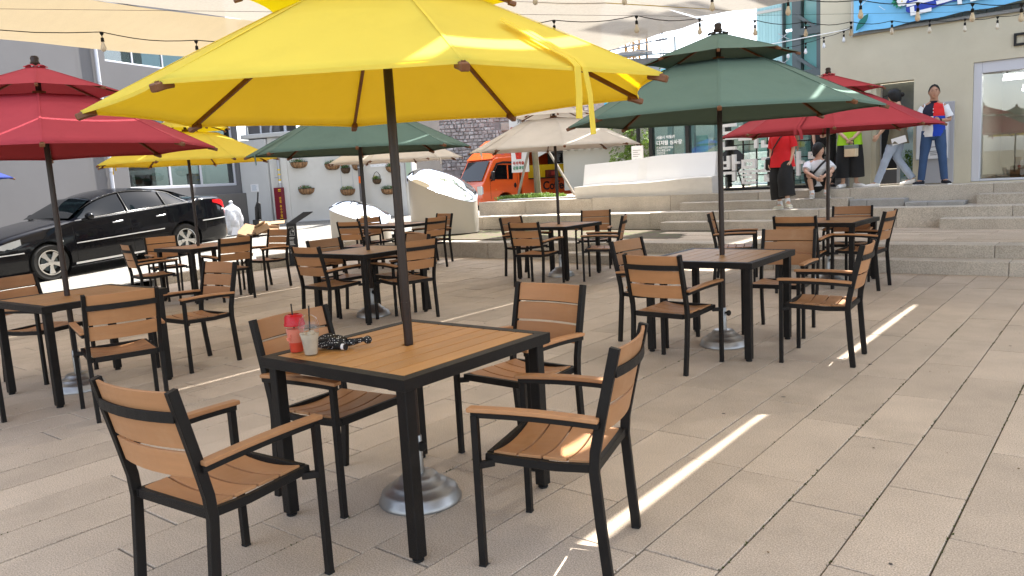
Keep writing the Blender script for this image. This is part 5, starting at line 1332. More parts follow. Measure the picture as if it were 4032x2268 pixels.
def car(name, label, loc, rot, paint, detail=True):
    t = thing(name, label, 'car', loc, rot=rot)
    st = sorted({*[i * .1 for i in range(50)], .03, .06, 1.38, 1.45, 4.22, 4.84, 4.88, 4.9})
    g = MB(); n = 11
    for s in st:
        sc_ = sect(s)
        for y, z in sc_: g.v.append((2.45 - s, y, z))
        for y, z in sc_[-2::-1]: g.v.append((2.45 - s, -y, z))
    m = 2 * n - 1
    for i in range(len(st) - 1):
        for k in range(m - 1): g.f.append((i * m + k, i * m + k + 1, (i + 1) * m + k + 1, (i + 1) * m + k))
        g.f.append((i * m + m - 1, i * m, (i + 1) * m, (i + 1) * m + m - 1))
    g.f += [tuple(range(m)), tuple((len(st) - 1) * m + k for k in range(m - 1, -1, -1))]; g.mi = [0] * len(g.f)
    me = g.mesh('car_body', paint, smooth=True)
    tmp = link('tmp_body', me)
    for xa in (2.45 - .95, 2.45 - 3.73):
        c = MB().tube([(xa, -1.2, .33), (xa, -.62, .33)], .375, 28).tube([(xa, .62, .33), (xa, 1.2, .33)], .375, 28).mesh('cut', BLKP)
        co_ = link('cut', c); md = tmp.modifiers.new('b', 'BOOLEAN'); md.object = co_; md.operation = 'DIFFERENCE'; md.solver = 'EXACT'
    me2 = bpy.data.meshes.new_from_object(tmp.evaluated_get(bpy.context.evaluated_depsgraph_get()))
    me2.name = 'car_body'; me2.materials.clear(); me2.materials.append(paint)
    for p in me2.polygons: p.material_index = 0; p.use_smooth = True
    me2.set_sharp_from_angle(angle=R(38))
    for o in [o for o in COL.objects if o.name.startswith('cut') or o.name == 'tmp_body']: bpy.data.objects.remove(o)
    body = link('body', me2, t)
    # side glass
    def gp(s, k, sg, off=.006):
        w = spline(HW, s); zr = spline(ROOF, s); zb = .985 + .03 * (s - 1.4); yr = .60
        y = w * .935 + (yr - w * .935) * k; z = zb + (zr - .05 - zb) * k + .01 * (1 - abs(2 * k - 1)); 
        return (2.45 - s, sg * (y + off), z + off * .6)
    for sg in (1, -1):
        for (s0, s1, nm) in ((1.62, 2.52, 'front'), (2.60, 3.36, 'rear'), (3.42, 3.86, 'quarter')):
            gl = MB(); N = 12; K = 5
            def fn(a, f, s0=s0, s1=s1):
                s = s0 + (s1 - s0) * a; lo = .10; hi = .93
                zr = spline(ROOF, s); room = min(1, max(.05, (zr - 1.02) / .30))
                return gp(s, lo + (hi - lo) * f * room ** .3 if nm != 'front' else lo + (hi - lo) * f, sg)
            gl.grid(fn, N, K); part('side_window', gl, CARGL, body, smooth=True, fixn=True)
        tr = MB(); pts = [gp(1.52 + i * .1, .05, sg, .012) for i in range(25)]; tr.path(pts, .012, .014, (0, 0, 1))
        pts = [gp(3.95 - i * .06, .02 + min(1, i / 5) * .93, sg, .012) for i in range(6)] + [gp(3.6 - i * .12, .98, sg, .010) for i in range(14)]
        tr.path(pts, .010, .012, (0, 0, 1)); part('window_trim', tr, TRIM, body)
        for i, s in enumerate((2.56, 3.39)):
            part('pillar', MB().path([gp(s, k, sg, .008) for k in (.05, .3, .6, .9)], .05, .006, (1, 0, 0)), BLKP, body)
        vs = MB(); vs.path([gp(1.75 + i * .12, .97, sg, .02) for i in range(14)], .03, .008, (0, 0, 1)); part('rain_guard', vs, BLKP, body)
        for s in (2.30, 3.22):
            w = spline(HW, s)
            h = part('door_handle', MB().path([(2.45 - s + .10, sg * (w - .012), .88), (2.45 - s + .05, sg * (w + .018), .885), (2.45 - s - .07, sg * (w + .018), .89), (2.45 - s - .11, sg * (w - .012), .895)], .012, .022, (0, 0, 1)), TRIM, body, bev=.003)
        part('side_strip', MB().path([(2.45 - s, sg * (spline(HW, s) + .006), .60 + .01 * (s - 1.4)) for s in [1.45 + .1 * i for i in range(19)]], .010, .018, (0, 0, 1)), TRIM, body)
        part('bumper_strip', MB().path([(2.45 - s, sg * (spline(HW, s) + .006), .66) for s in [4.18 + .08 * i for i in range(9)]], .010, .018, (0, 0, 1)), TRIM, body)
        part('bumper_strip', MB().path([(2.45 - s, sg * (spline(HW, s) + .006), .56) for s in [.06 + .06 * i for i in range(9)]], .010, .018, (0, 0, 1)), TRIM, body)
        part('sill_strip', MB().path([(2.45 - s, sg * (spline(HW, s) * .95), .235) for s in [1.4 + .2 * i for i in range(10)]], .03, .035, (0, 0, 1)), TRIM, body)
        for s in (1.43, 2.56, 3.50):       # door gaps as recessed dark lines
            q = MB(); pts = []
            for z in (.27, .42, .58, .74, .90): 
                w = spline(HW, s); y = {.27: w * .985, .42: w, .58: w + .004, .74: w * .995, .90: w * .975}[z]; pts.append((2.45 - s - (.0 if s != 3.5 else .30 * max(0, (.62 - z))), sg * (y + .0015), z))
            q.path(pts, .006, .003, (1, 0, 0)); part('door_gap', q, BLKP, body)
        mr = part('wing_mirror', MB().ball((2.45 - 1.72, sg * 1.02, 1.06), .1, 14, 8, (.75, 1.05, .68)), paint, body, smooth=True); part('mirror_arm', MB().bar((2.45 - 1.66, sg * .88, 1.0), (2.45 - 1.70, sg * .98, 1.03), .06, .04), BLKP, mr)
        hl = MB()
        def fh(a, f):
            s = .10 + .42 * a; w = spline(HW, s); zt = spline(DECK, s) - .07; z = zt - .02 - (.17 - .07 * a) * f; return (2.45 - s, sg * (w * (.99) + .008), z)
        hl.grid(fh, 8, 4); part('headlight', hl, LAMPC, body, smooth=True)
        hl = MB()
        def ft_(a, f):
            s = 4.50 + .37 * a; w = spline(HW, s); zt = spline(DECK, s) - .07; z = zt - (.06 + .10 * a) * f; return (2.45 - s, sg * (w * 1.0 + .008), z)
        hl.grid(ft_, 8, 4); part('tail_light', hl, LAMPR, body, smooth=True)
        part('reverse_lamp', MB().box(-2.36, -2.30, sg * .80 - .03, sg * .80 + .03, .83, .87), LINEW, body)
        part('indicator', MB().box(2.45 - 1.22, 2.45 - 1.12, sg * .925 - .008, sg * .925 + .004, .66, .69), LAMPC, body)
        for xa in (1.50, -1.28):
            wl = thing_part = bpy.data.objects.new('wheel', MB().lathe([(.20, -.09), (.30, -.105), (.33, -.07), (.335, 0), (.33, .07), (.30, .105), (.20, .09)], 36, cap=False).mesh('tyre', TYRE, smooth=50)); COL.objects.link(wl); wl.parent = t
            wl.location = (xa, sg * .81, .325); wl.rotation_euler = (R(90) * -sg, 0, 0)
            part('rim', MB().lathe([(.225, .045), (.225, .098), (.208, .102), (.200, .045)], 36, cap=False), RIM, wl, smooth=40)
            part('brake_disc', MB().lathe([(.15, .02), (.15, .03)], 24), STEELD, wl); part('hub_back', MB().lathe([(.21, .0), (.21, .01)], 24), BLKP, wl)
            sp = MB()
            for k in range(5):
                a = 2 * pi * k / 5 + .3
                c_, s_ = cos(a), sin(a); q_ = []
                for (r, h_) in ((.045, .030), (.11, .030), (.205, .058)): q_.append(((r * c_ - h_ * s_, r * s_ + h_ * c_), (r * c_ + h_ * s_, r * s_ - h_ * c_)))
                pl_ = [q_[0][0], q_[1][0], q_[2][0], q_[2][1], q_[1][1], q_[0][1]]
                sp.prism(pl_, .062, .088, 'z')
            sp.lathe([(.06, .06), (.055, .094), (.01, .096)], 16); part('spokes', sp, RIM, wl, bev=.004)
            nb_ = MB()
            for k in range(5): a = 2 * pi * k / 5 + .93; nb_.lathe([(.011, .088), (.011, .097)], 8, (.062 * cos(a), .062 * sin(a), 0))
            part('wheel_nuts', nb_, BLKP, wl)
            part('arch_liner', MB().lathe([(.372, -.2), (.372, .09)], 28, cap=False), BLKP, wl, fixn=False)
    ws = MB(); ws.grid(lambda a, f: (2.45 - (1.44 + .62 * f), (2 * a - 1) * (.80 - .22 * f), spline(ROOF, 1.44 + .62 * f) + .012 - .015 * (2 * a - 1) ** 2 * (1 - .3 * f)), 12, 8); part('windscreen', ws, CARGL, body, smooth=True)
    ws = MB(); ws.grid(lambda a, f: (2.45 - (3.50 + .62 * f), (2 * a - 1) * (.56 + .12 * f), spline(ROOF, 3.50 + .62 * f) + .018 - .02 * (2 * a - 1) ** 2), 12, 8); part('rear_window', ws, CARGL, body, smooth=True)
    part('under_tray', MB().box(-2.2, 2.2, -.72, .72, .17, .3), BLKP, t)
    part('number_plate', MB().box(-2.47, -2.452, -.26, .26, .78, .89), PAPER, body)
    part('wiper', MB().path([(2.45 - 1.36, .1, .985), (2.45 - 1.40, -.3, 1.0), (2.45 - 1.42, -.65, .985)], .015, .012, (0, 0, 1)), BLKP, body)
    return t
fr_, re_ = Vector((-15.23, 5.66, .05)), Vector((-15.56, 8.51, .20))
hd = (fr_ - re_).normalized(); yaw = atan2(hd.y, hd.x); pit = -math.asin(hd.z)
cc = (fr_ + re_) / 2 + Vector((0, 0, .015)); lft = Vector((-sin(yaw), cos(yaw), 0)); cc = cc - lft * .80 - hd * .11
car('black_car', 'black saloon car with chrome trim parked on the gravel yard', cc, (0, pit, yaw), CARBLK)
car('white_car', 'white car almost hidden behind the food truck and the bench', (-13.3, 24.0, .2), (0, 0, R(-150)), CARWHT)

# ------------------------------------------------------------------ orange food truck
ft = thing('food_truck', 'orange coffee truck with black cab glass and an open serving hatch', 'truck', (-18.50, 20.75, .17), R(-107))
# local: +x forwards, y left (towards the plaza), front bumper at x = 0
prof = [(0, .38), (.0, .62), (-.03, 1.02), (-.10, 1.12), (-.52, 1.86), (-.62, 1.93), (-1.62, 1.97), (-1.62, .42), (-1.35, .42)]
arch = [(-.98 + .36 * cos(a), .36 + .36 * sin(a)) for a in [pi * i / 10 for i in range(1, 10)]]
g = MB(); g.prism([(-1.34, .42)] + list(reversed(arch)) + [(-.62, .40), (0, .38), (0, .62), (-.03, 1.02), (-.10, 1.12), (-.52, 1.86), (-.62, 1.93), (-1.62, 1.97), (-1.62, .42)], -.86, .86, 'y')
cab = part('cab', g, ORANGE, ft, bev=.025)
part('windscreen', MB().add([(-.105, -.74, 1.16), (-.105, .74, 1.16), (-.49, .70, 1.83), (-.49, -.70, 1.83)], [(0, 1, 2, 3)]), CARGL, cab, loc=(.022, 0, .008))
part('wiper', MB().bar((-.09, -.1, 1.15), (-.22, .45, 1.33), .02, .015), BLKP, cab)
for sg in (1, -1):
    part('side_window', MB().prism([(-.42, 1.20), (-1.30, 1.16), (-1.34, 1.66), (-.70, 1.68)], sg * .862, sg * .872, 'y'), CARGL, cab)
    part('window_visor', MB().path([(-.36, sg * .885, 1.22), (-.66, sg * .885, 1.72), (-.9, sg * .885, 1.76), (-1.42, sg * .885, 1.74)], .02, .07, (0, 0, 1)), BLKP, cab)
    part('window_post', MB().box(-1.12, -1.07, sg * .868 - .008, sg * .868 + .008, 1.18, 1.66), ORANGE, cab)
    part('door_gap', MB().path([(-.36, sg * .862, 1.5), (-.36, sg * .862, .52)], .008, .006, (1, 0, 0)).path([(-1.5, sg * .862, 1.75), (-1.5, sg * .862, .5)], .008, .006, (1, 0, 0)), BLKP, cab)
    part('crease', MB().box(-1.5, -.34, sg * .866 - .004, sg * .866 + .004, .98, 1.0), ORANGE, cab)
    part('door_handle', MB().ball((-1.40, sg * .865, .95), .06, 10, 6, (1, .3, 1.5)), BLKP, cab)
    part('wing_mirror', MB().box(-.42, -.34, sg * 1.03 - .07, sg * 1.03 + .07, 1.15, 1.47), BLKP, cab, bev=.02); part('mirror_arm', MB().bar((-.4, sg * .86, 1.14), (-.38, sg * 1.0, 1.2), .03, .03), BLKP, cab)
    part('headlight', MB().box(-.02, .012, sg * .70 - .12, sg * .70 + .16, .68, .98), LAMPC, cab, bev=.01); part('indicator', MB().box(-.05, .0, sg * .862 - .01, sg * .862 + .01, .72, .96), LAMPC, cab)
    part('side_indicator', MB().ball((-.58, sg * .862, .84), .03, 8, 5, (1.3, .4, .7)), mat('amber_lens', (.7, .2, .02), .3), cab)
    for xa in (-.98, -3.9):
        wl = part('wheel', MB().lathe([(.18, -.09), (.29, -.10), (.32, 0), (.29, .10), (.18, .09)], 28), TYRE, ft, smooth=50, loc=(xa, sg * .74, .32), rot=(R(90) * -sg, 0, 0))
        part('rim', MB().lathe([(.17, .06), (.15, .09), (.05, .07)], 20), RIM, wl)
part('bumper', MB().box(-.02, .06, -.84, .84, .34, .56), ORANGE, cab, bev=.02); part('grille', MB().box(.0, .012, -.5, .5, .66, .78), BLKP, cab)
part('roof_wedge', MB().prism([(-.45, 1.88), (-1.62, 1.96), (-1.75, 2.62), (-1.35, 2.58), (-.95, 2.32)], -.83, .83, 'y'), ORANGE, ft, bev=.03)
part('box_lower', MB().box(-4.95, -1.70, .80, .87, .45, 1.12), ORANGE, ft); part('box_post', MB().box(-1.98, -1.70, .80, .87, 1.12, 2.55), ORANGE, ft); part('box_post', MB().box(-4.95, -4.80, .80, .87, 1.12, 2.55), ORANGE, ft)
part('box_header', MB().box(-4.80, -1.98, .80, .87, 2.35, 2.55), ORANGE, ft); part('box_roof', MB().box(-4.97, -1.66, -.88, .89, 2.55, 2.64), ORANGE, ft, bev=.02); part('roof_rail', MB().box(-3.2, -1.2, .84, .88, 2.645, 2.68), ALUL, ft)
part('box_far_side', MB().box(-4.95, -1.70, -.87, -.80, .45, 2.55), ORANGE, ft); part('box_end', MB().box(-4.97, -4.90, -.80, .80, .45, 2.55), ORANGE, ft)
part('floor', MB().box(-4.9, -1.7, -.8, .8, .5, .6), BLKP, ft); part('chassis', MB().box(-4.9, -.3, -.4, .4, .30, .44), BLKP, ft)
part('yellow_panel', MB().box(-4.79, -1.99, .45, .50, 1.13, 1.62), mat('yellow_panel', (.80, .52, .01), .5), ft)
part('black_panel', MB().box(-4.79, -3.30, .30, .33, 1.62, 2.34), BLKP, ft)
part('counter', MB().box(-4.80, -1.98, .78, 1.05, 1.125, 1.16), BLKP, ft)
mb_ = part('menu_board', MB().box(-4.05, -3.62, .335, .36, 1.62, 2.30), BLKP, ft)
g = MB(); g.box(-4.05, -3.62, .361, .368, 2.28, 2.30); g.box(-4.05, -3.62, .361, .368, 1.62, 1.64); g.box(-4.05, -4.035, .361, .368, 1.64, 2.28); g.box(-3.635, -3.62, .361, .368, 1.64, 2.28)
part('board_frame', g, LINEW, mb_)
g = MB()
for i in range(13): g.box(-3.68 - rnd.uniform(.12, .2), -3.68, .361, .364, 2.16 - i * .038, 2.168 - i * .038); g.box(-4.0, -3.95, .361, .364, 2.16 - i * .038, 2.168 - i * .038)
part('chalk_lines', g, LINEW, mb_)
text(mb_, 'MENU', .08, (-3.72, .364, 2.2), (R(90), 0, R(180)), LINEW)
part('cup_box', MB().box(-3.35, -2.98, .55, .75, 1.165, 1.42), mat('box_brown', (.14, .02, .015), .5), ft); part('cup_box_label', MB().box(-3.26, -3.10, .752, .756, 1.22, 1.36), LINER, ft)
part('basket', MB().box(-4.2, -3.75, .55, .78, 1.165, 1.30), BLKP, ft); part('bottle', MB().lathe([(.04, 1.162), (.04, 1.36), (.015, 1.42), (.015, 1.48)], 10, (-3.45, .65, 0)), mat('bottle', (.3, .12, .1), .3), ft)
part('hatch', MB().add([(-4.95, .88, 2.42), (-1.75, .88, 2.42), (-1.75, 1.75, 2.62), (-4.95, 1.75, 2.62), (-4.95, .88, 2.46), (-1.75, .88, 2.46), (-1.75, 1.75, 2.66), (-4.95, 1.75, 2.66)], [(3, 2, 1, 0), (4, 5, 6, 7), (0, 1, 5, 4), (1, 2, 6, 5), (2, 3, 7, 6), (3, 0, 4, 7)]), ORANGE, ft)
for x in (-4.85, -1.85): part('gas_strut', MB().bar((x, .86, 1.7), (x, 1.5, 2.55), .025, .025), BLKP, ft)
text(ft, 'Coffee', .42, (-2.60, .873, .72), (R(90), 0, R(180)), LINEK, bold=.012, ext=.003)
for x, z, m_, a in ((-2.38, .68, LINEG, .4), (-4.36, .78, mat('bean_orange', (.75, .30, .02), .6), -.3), (-4.56, .80, mat('bean_green', (.10, .55, .16), .6), -.5)):
    g = MB(); g.prism([(x + .075 * cos(b) * cos(a) - .15 * sin(b) * sin(a), z + .075 * cos(b) * sin(a) + .15 * sin(b) * cos(a)) for b in [2 * pi * i / 14 for i in range(14)]], .872, .876, 'y'); part('bean_print', g, m_, ft)
text(ft, '달리는 카페', .2, (-.85, .835, 2.05), (R(90), 0, R(180)), mat('violet_print', (.3, .05, .25), .6), ext=.002)

# ------------------------------------------------------------------ people
def etube(mb, pts, rad, n=16, ref=(1, 0, 0), mi=0, cap=True):
    """elliptical tube: rad = (half width along ref, half depth)"""
    P = [Vector(p) for p in pts]; ref = Vector(ref); vs = []; fs = []
    for i, p in enumerate(P):
        d = (P[min(i + 1, len(P) - 1)] - P[max(i - 1, 0)]).normalized()
        a = (ref - d * ref.dot(d)).normalized(); b = d.cross(a)
        rx, ry = rad[i] if isinstance(rad[i], tuple) else (rad[i], rad[i])
        for k in range(n): t = 2 * pi * k / n; vs.append(p + a * cos(t) * rx + b * sin(t) * ry)
    for i in range(len(P) - 1):
        for k in range(n): fs.append((i * n + k, i * n + (k + 1) % n, (i + 1) * n + (k + 1) % n, (i + 1) * n + k))
    if cap: fs.append(tuple(range(n - 1, -1, -1))); fs.append(tuple((len(P) - 1) * n + k for k in range(n)))
    return mb.add(vs, fs, mi)
def dense(pts, rad, k=3):
    """smooth a short list of joints"""
    P = [Vector(p) for p in pts]; Rr = [r if isinstance(r, tuple) else (r, r) for r in rad]; op = []; orr = []
    for i in range(len(P) - 1):
        p0 = P[max(i - 1, 0)]; p1 = P[i]; p2 = P[i + 1]; p3 = P[min(i + 2, len(P) - 1)]
        for j in range(k):
            t = j / k; q = .5 * ((2 * p1) + (p2 - p0) * t + (2 * p0 - 5 * p1 + 4 * p2 - p3) * t * t + (3 * p1 - p0 - 3 * p2 + p3) * t ** 3)
            op.append(q); s_ = t * t * (3 - 2 * t); orr.append(tuple(Rr[i][m] * (1 - s_) + Rr[i + 1][m] * s_ for m in (0, 1)))
    op.append(P[-1]); orr.append(Rr[-1]); return op, orr
def skin_body(name, verts, edges, radii, m, parent):
    bm = bmesh.new(); lay = bm.verts.layers.skin.verify()
    vs = [bm.verts.new(v) for v in verts]
    for v, r in zip(vs, radii):
        v[lay].radius = r if isinstance(r, tuple) else (r, r)
    vs[0][lay].use_root = True
    for a, b in edges: bm.edges.new((vs[a], vs[b]))
    me = bpy.data.meshes.new('tmp'); bm.to_mesh(me); bm.free()
    o = link('tmp_skin', me); o.modifiers.new('s', 'SKIN').use_smooth_shade = True; sb_ = o.modifiers.new('u', 'SUBSURF'); sb_.levels = 2; sb_.render_levels = 2
    me2 = bpy.data.meshes.new_from_object(o.evaluated_get(bpy.context.evaluated_depsgraph_get())); bpy.data.objects.remove(o)
    me2.name = name; me2.materials.clear(); me2.materials.append(m)
    for p in me2.polygons: p.use_smooth = True
    return link(name, me2, parent)
JD = dict(pel=(0, 0, .86), bel=(0, .0, .98), che=(0, .0, 1.16), nb=(0, -.01, 1.30), nk=(0, .0, 1.36), h1=(0, .012, 1.44), h2=(0, .0, 1.51),
          shL=(-.155, 0, 1.27), elL=(-.20, -.02, 1.02), wrL=(-.19, .06, .80), shR=(.155, 0, 1.27), elR=(.20, -.02, 1.02), wrR=(.19, .06, .80),
          hiL=(-.085, 0, .84), knL=(-.10, .015, .46), anL=(-.105, -.02, .07), hiR=(.085, 0, .84), knR=(.10, .015, .46), anR=(.105, -.02, .07), toL=(-.125, .13, .025), toR=(.125, .13, .025))
def person(label, loc, rz, pose=None, sc=1., skin=SKINL, top=None, bottom=None, shoe=WHITE, hair='short', legs='long', sleeve=.42, hemz=-.02, top_w=1., arms_bare=True, head_turn=0, fingers=True, sock=None, cap=None):
    t = thing('person', label, 'person', loc, rz, 'people on the upper steps'); t.scale = (sc, sc, sc)
    J = {k: Vector(v) for k, v in JD.items()}
    for k, v in (pose or {}).items(): J[k] = Vector(v)
    names = ['pel', 'bel', 'che', 'nb', 'nk', 'h1', 'h2', 'shL', 'elL', 'wrL', 'shR', 'elR', 'wrR', 'hiL', 'knL', 'anL', 'hiR', 'knR', 'anR', 'toL', 'toR']
    rad = dict(pel=(.125, .095), bel=(.115, .085), che=(.11, .075), nb=(.046, .046), nk=(.050, .052), h1=(.062, .078), h2=(.074, .088),
               shL=.042, elL=.036, wrL=.026, shR=.042, elR=.036, wrR=.026, hiL=.085, knL=.052, anL=.036, hiR=.085, knR=.052, anR=.036, toL=.028, toR=.028)
    ed = [('pel', 'bel'), ('bel', 'che'), ('che', 'nb'), ('nb', 'nk'), ('nk', 'h1'), ('h1', 'h2'), ('nb', 'shL'), ('shL', 'elL'), ('elL', 'wrL'), ('nb', 'shR'), ('shR', 'elR'), ('elR', 'wrR'),
          ('pel', 'hiL'), ('hiL', 'knL'), ('knL', 'anL'), ('pel', 'hiR'), ('hiR', 'knR'), ('knR', 'anR'), ('anL', 'toL'), ('anR', 'toR')]
    ix = {n: i for i, n in enumerate(names)}
    b = skin_body('body', [J[n] for n in names], [(ix[a], ix[c]) for a, c in ed], [rad[n] for n in names], skin, t)
    # head: face on a turned frame
    hc = (J['h1'] + J['h2']) / 2 + Vector((0, .012, .01)); ht = Matrix.Translation(hc) @ Matrix.Rotation(head_turn, 4, 'Z')
    hd_ = part('head', MB().ball((0, 0, 0), .1, 20, 14, (.80, .95, 1.16)), skin, t, smooth=True); hd_.matrix_local = ht
    for v in hd_.data.vertices:     # narrow the jaw, flatten the face
        if v.co.z < -.02: f = min(1, (-.02 - v.co.z) / .1); v.co.x *= 1 - .32 * f; v.co.y = v.co.y * (1 - .12 * f) + .008 * f
        if v.co.y > .075: v.co.y = .075 + (v.co.y - .075) * .4
    part('nose', MB().add([(-.012, .078, .0), (.012, .078, .0), (0, .080, .035), (0, .103, -.008), (-.013, .082, -.014), (.013, .082, -.014)], [(0, 3, 2), (1, 2, 3), (0, 4, 3), (1, 3, 5), (4, 5, 3)]), skin, hd_, fixn=False)
    for sg in (-1, 1):
        e = part('eye', MB().ball((sg * .030, .074, .018), .011, 8, 6, (1.2, .6, .55)), BLKP, hd_, smooth=True)
        part('eyebrow', MB().bar((sg * .016, .081, .038), (sg * .046, .074, .040), .004, .007), HAIR, hd_); part('ear', MB().ball((sg * .080, -.002, .005), .022, 8, 6, (.4, .8, 1.3)), skin, hd_, smooth=True)
    part('mouth', MB().ball((0, .076, -.045), .018, 10, 5, (1.2, .45, .32)), mat('lips', (.34, .10, .08), .5) if 'lips' not in bpy.data.materials else bpy.data.materials['lips'], hd_, smooth=True)
    g = MB()
    def hf(s, f, lo=(-.10 if hair in ('bob', 'long') else -.02)):
        a = 2 * pi * s; front = max(0, sin(a)); lim = (.95 if hair == 'short' else 1.25) - .58 * front ** 1.5 + (.35 if hair in ('bob', 'long') else .12) * max(0, -sin(a))
        th = f * lim * pi / 2 * 1.12; k = (1.16 if hair != 'short' else 1.10) + .025 * sin(a * 9) + .02 * sin(a * 23 + f * 9)
        return (.1 * .80 * k * sin(th) * cos(a), .1 * .96 * k * sin(th) * sin(a) - .004, .1 * 1.17 * k * cos(th) + .002)
    g.grid(hf, 28, 9); part('hair', g, HAIR, hd_, smooth=True, fixn=False)
    if hair == 'long':
        g = MB(); etube(g, *dense([(0, -.06, .06), (0, -.10, -.06), (0, -.12, -.20), (.02, -.12, -.34)], [(.07, .04), (.085, .04), (.08, .035), (.03, .015)]), n=12); part('long_hair', g, HAIR, hd_, smooth=True)
    if hair == 'bun': part('hair_bun', MB().ball((0, -.12, .03), .04, 10, 8), HAIR, hd_, smooth=True)
    if cap:
        cp = part('cap', MB().lathe([(.086, .02), (.092, .05), (.088, .09), (.06, .125), (.001, .14)], 20, sy=1.12), cap, hd_, smooth=60); part('brim', MB().add([(-.07, .07, .035), (.07, .07, .035), (.055, .16, .02), (-.055, .16, .02), (-.07, .07, .043), (.07, .07, .043), (.055, .16, .027), (-.055, .16, .027)], [(3, 2, 1, 0), (4, 5, 6, 7), (2, 3, 7, 6), (1, 2, 6, 5), (0, 3, 7, 4)]), cap, cp)
    # hands with five fingers
    for S in 'LR':
        w_ = J['wr' + S]; d = (w_ - J['el' + S]).normalized(); side = Vector((1, 0, 0)) if S == 'L' else Vector((-1, 0, 0))
        x = (side - d * side.dot(d)).normalized(); n_ = d.cross(x)
        g = MB(); etube(g, [w_ - d * .01, w_ + d * .03, w_ + d * .075], [(.020, .020), (.014, .034), (.012, .038)], 10, x)
        h_ = part('hand', g, skin, t, smooth=60)
        g = MB()
        for k, (o_, L_) in enumerate(((-.027, .062), (-.009, .072), (.009, .068), (.027, .052))):
            b0 = w_ + d * .07 + n_ * o_; g.tube([b0, b0 + d * L_ * .5 + x * .006, b0 + d * L_ * .85 + x * .022, b0 + d * L_ * .95 + x * .036], [.0085, .008, .0072, .0055], 7)
        b0 = w_ + d * .025 + n_ * -.03 * (1 if S == 'L' else 1); g.tube([b0, b0 + d * .03 - n_ * .018 + x * .01, b0 + d * .055 - n_ * .016 + x * .022], [.011, .0095, .007], 7)
        for fi in range(5):
            pass
        part('fingers', g, skin, h_, smooth=60)
    # top
    if top is not None:
        mats = top if isinstance(top, list) else [top]
        hem = J['pel'] + Vector((0, 0, hemz)); g = MB()
        up_ = (J['nb'] - J['che']).normalized()
        cs = [hem, J['pel'].lerp(J['bel'], .5), J['bel'], J['che'], J['che'].lerp(J['nb'], .55), J['che'].lerp(J['nb'], .84), J['nb'] + up_ * .008, J['nb'] + up_ * .038]
        q, rr = dense(cs, [((.200 if hemz < -.1 else .165) * top_w, (.150 if hemz < -.1 else .122) * top_w), ((.178 if hemz < -.1 else .158) * top_w, .116 * top_w), (.150 * top_w, .112 * top_w), (.168 * top_w, .118 * top_w), (.180, .102), (.166, .086), (.105, .070), (.058, .056)], 3)
        etube(g, q, rr, 24); nt_ = len(g.f)
        for S in 'LR':
            a, b_, c_ = J['sh' + S], J['el' + S], J['wr' + S]; e = a.lerp(b_, sleeve / .42 * .78) if sleeve <= .55 else b_.lerp(c_, .85)
            inn = a.lerp(J['che'], .16) + up_ * .0; q, rr = dense([inn, a - up_ * .012, a.lerp(e, .5), e], [.050, .056, .060 * top_w, .064 * top_w], 3); etube(g, q, rr, 14)
        tp_ = part('shirt', g, mats, t, smooth=70)
        for v in tp_.data.vertices:
            c = v.co; c.y += .006 * sin(c.z * 42 + c.x * 21); c.x += .004 * sin(c.z * 31 + 2)
        if len(mats) > 1: t['nt'] = nt_; return t, J, tp_
    return_shirt = None
    dress_legs(t, J, bottom, legs, shoe, sock)
    return t, J, None
def dress_legs(t, J, bottom, legs, shoe, sock):
    if bottom is not None:
        g = MB()
        q, rr = dense([J['pel'] + Vector((0, 0, .06)), J['pel'] - Vector((0, 0, .01)), J['pel'] - Vector((0, 0, .08))], [(.142, .105), (.150, .115), (.140, .115)], 3); etube(g, q, rr, 24); g.ball(J['pel'] - Vector((0, 0, .07)), .1, 14, 8, (1.35, 1.05, .75))
        for S in 'LR':
            h, k, a = J['hi' + S], J['kn' + S], J['an' + S]
            if legs == 'long': P_ = [h + Vector((0, 0, .03)), h.lerp(k, .5), k, k.lerp(a, .5), a + Vector((0, 0, .01))]; r_ = [.093, .084, .066, .060, .055]
            elif legs == 'wide': P_ = [h + Vector((0, 0, .03)), h.lerp(k, .5), k, k.lerp(a, .72)]; r_ = [.092, .118, .128, .138]
            else: P_ = [h + Vector((0, 0, .03)), h.lerp(k, .5), h.lerp(k, .92)]; r_ = [.10, .095, .088]
            q, rr = dense(P_, r_, 4); etube(g, q, rr, 16)
        o = part('trousers', g, bottom, t, smooth=70)
        for v in o.data.vertices: v.co.y += .005 * sin(v.co.z * 55 + v.co.x * 25)
    for S in 'LR':
        a, to = J['an' + S], J['to' + S]; f = (to - a); f.z = 0; f = f.normalized(); dz = a.z - .07; dn = (to.z - .025) - dz
        g = MB(); hl = a - f * .045 + Vector((0, 0, -.035)); sd_ = Vector((f.y, -f.x, 0))
        etube(g, [a + Vector((0, 0, .0)), a + Vector((0, 0, -.02))], [.040, .044], 12, sd_)
        etube(g, *dense([hl, a + f * .03 - Vector((0, 0, .033 - dn * .2)), to - f * .02 + Vector((0, 0, .006)), to + f * .055 + Vector((0, 0, .0))], [(.034, .036), (.040, .040), (.044, .030), (.026, .020)], 3), n=14, ref=sd_)
        s_ = part('shoe', g, shoe, t, smooth=60)
        g = MB(); etube(g, [hl - f * .008 - Vector((0, 0, .030)), a + f * .04 - Vector((0, 0, .066 - dn * .3)), to + f * .06 - Vector((0, 0, .020))], [(.036, .008), (.042, .008), (.034, .008)], 12, sd_); part('sole', g, WHITE, s_)
        if sock: g = MB(); etube(g, [a - Vector((0, 0, .02)), a.lerp(J['kn' + S], .18)], [.040, .041], 12); part('sock', g, sock, t, smooth=60)

ZP = .93
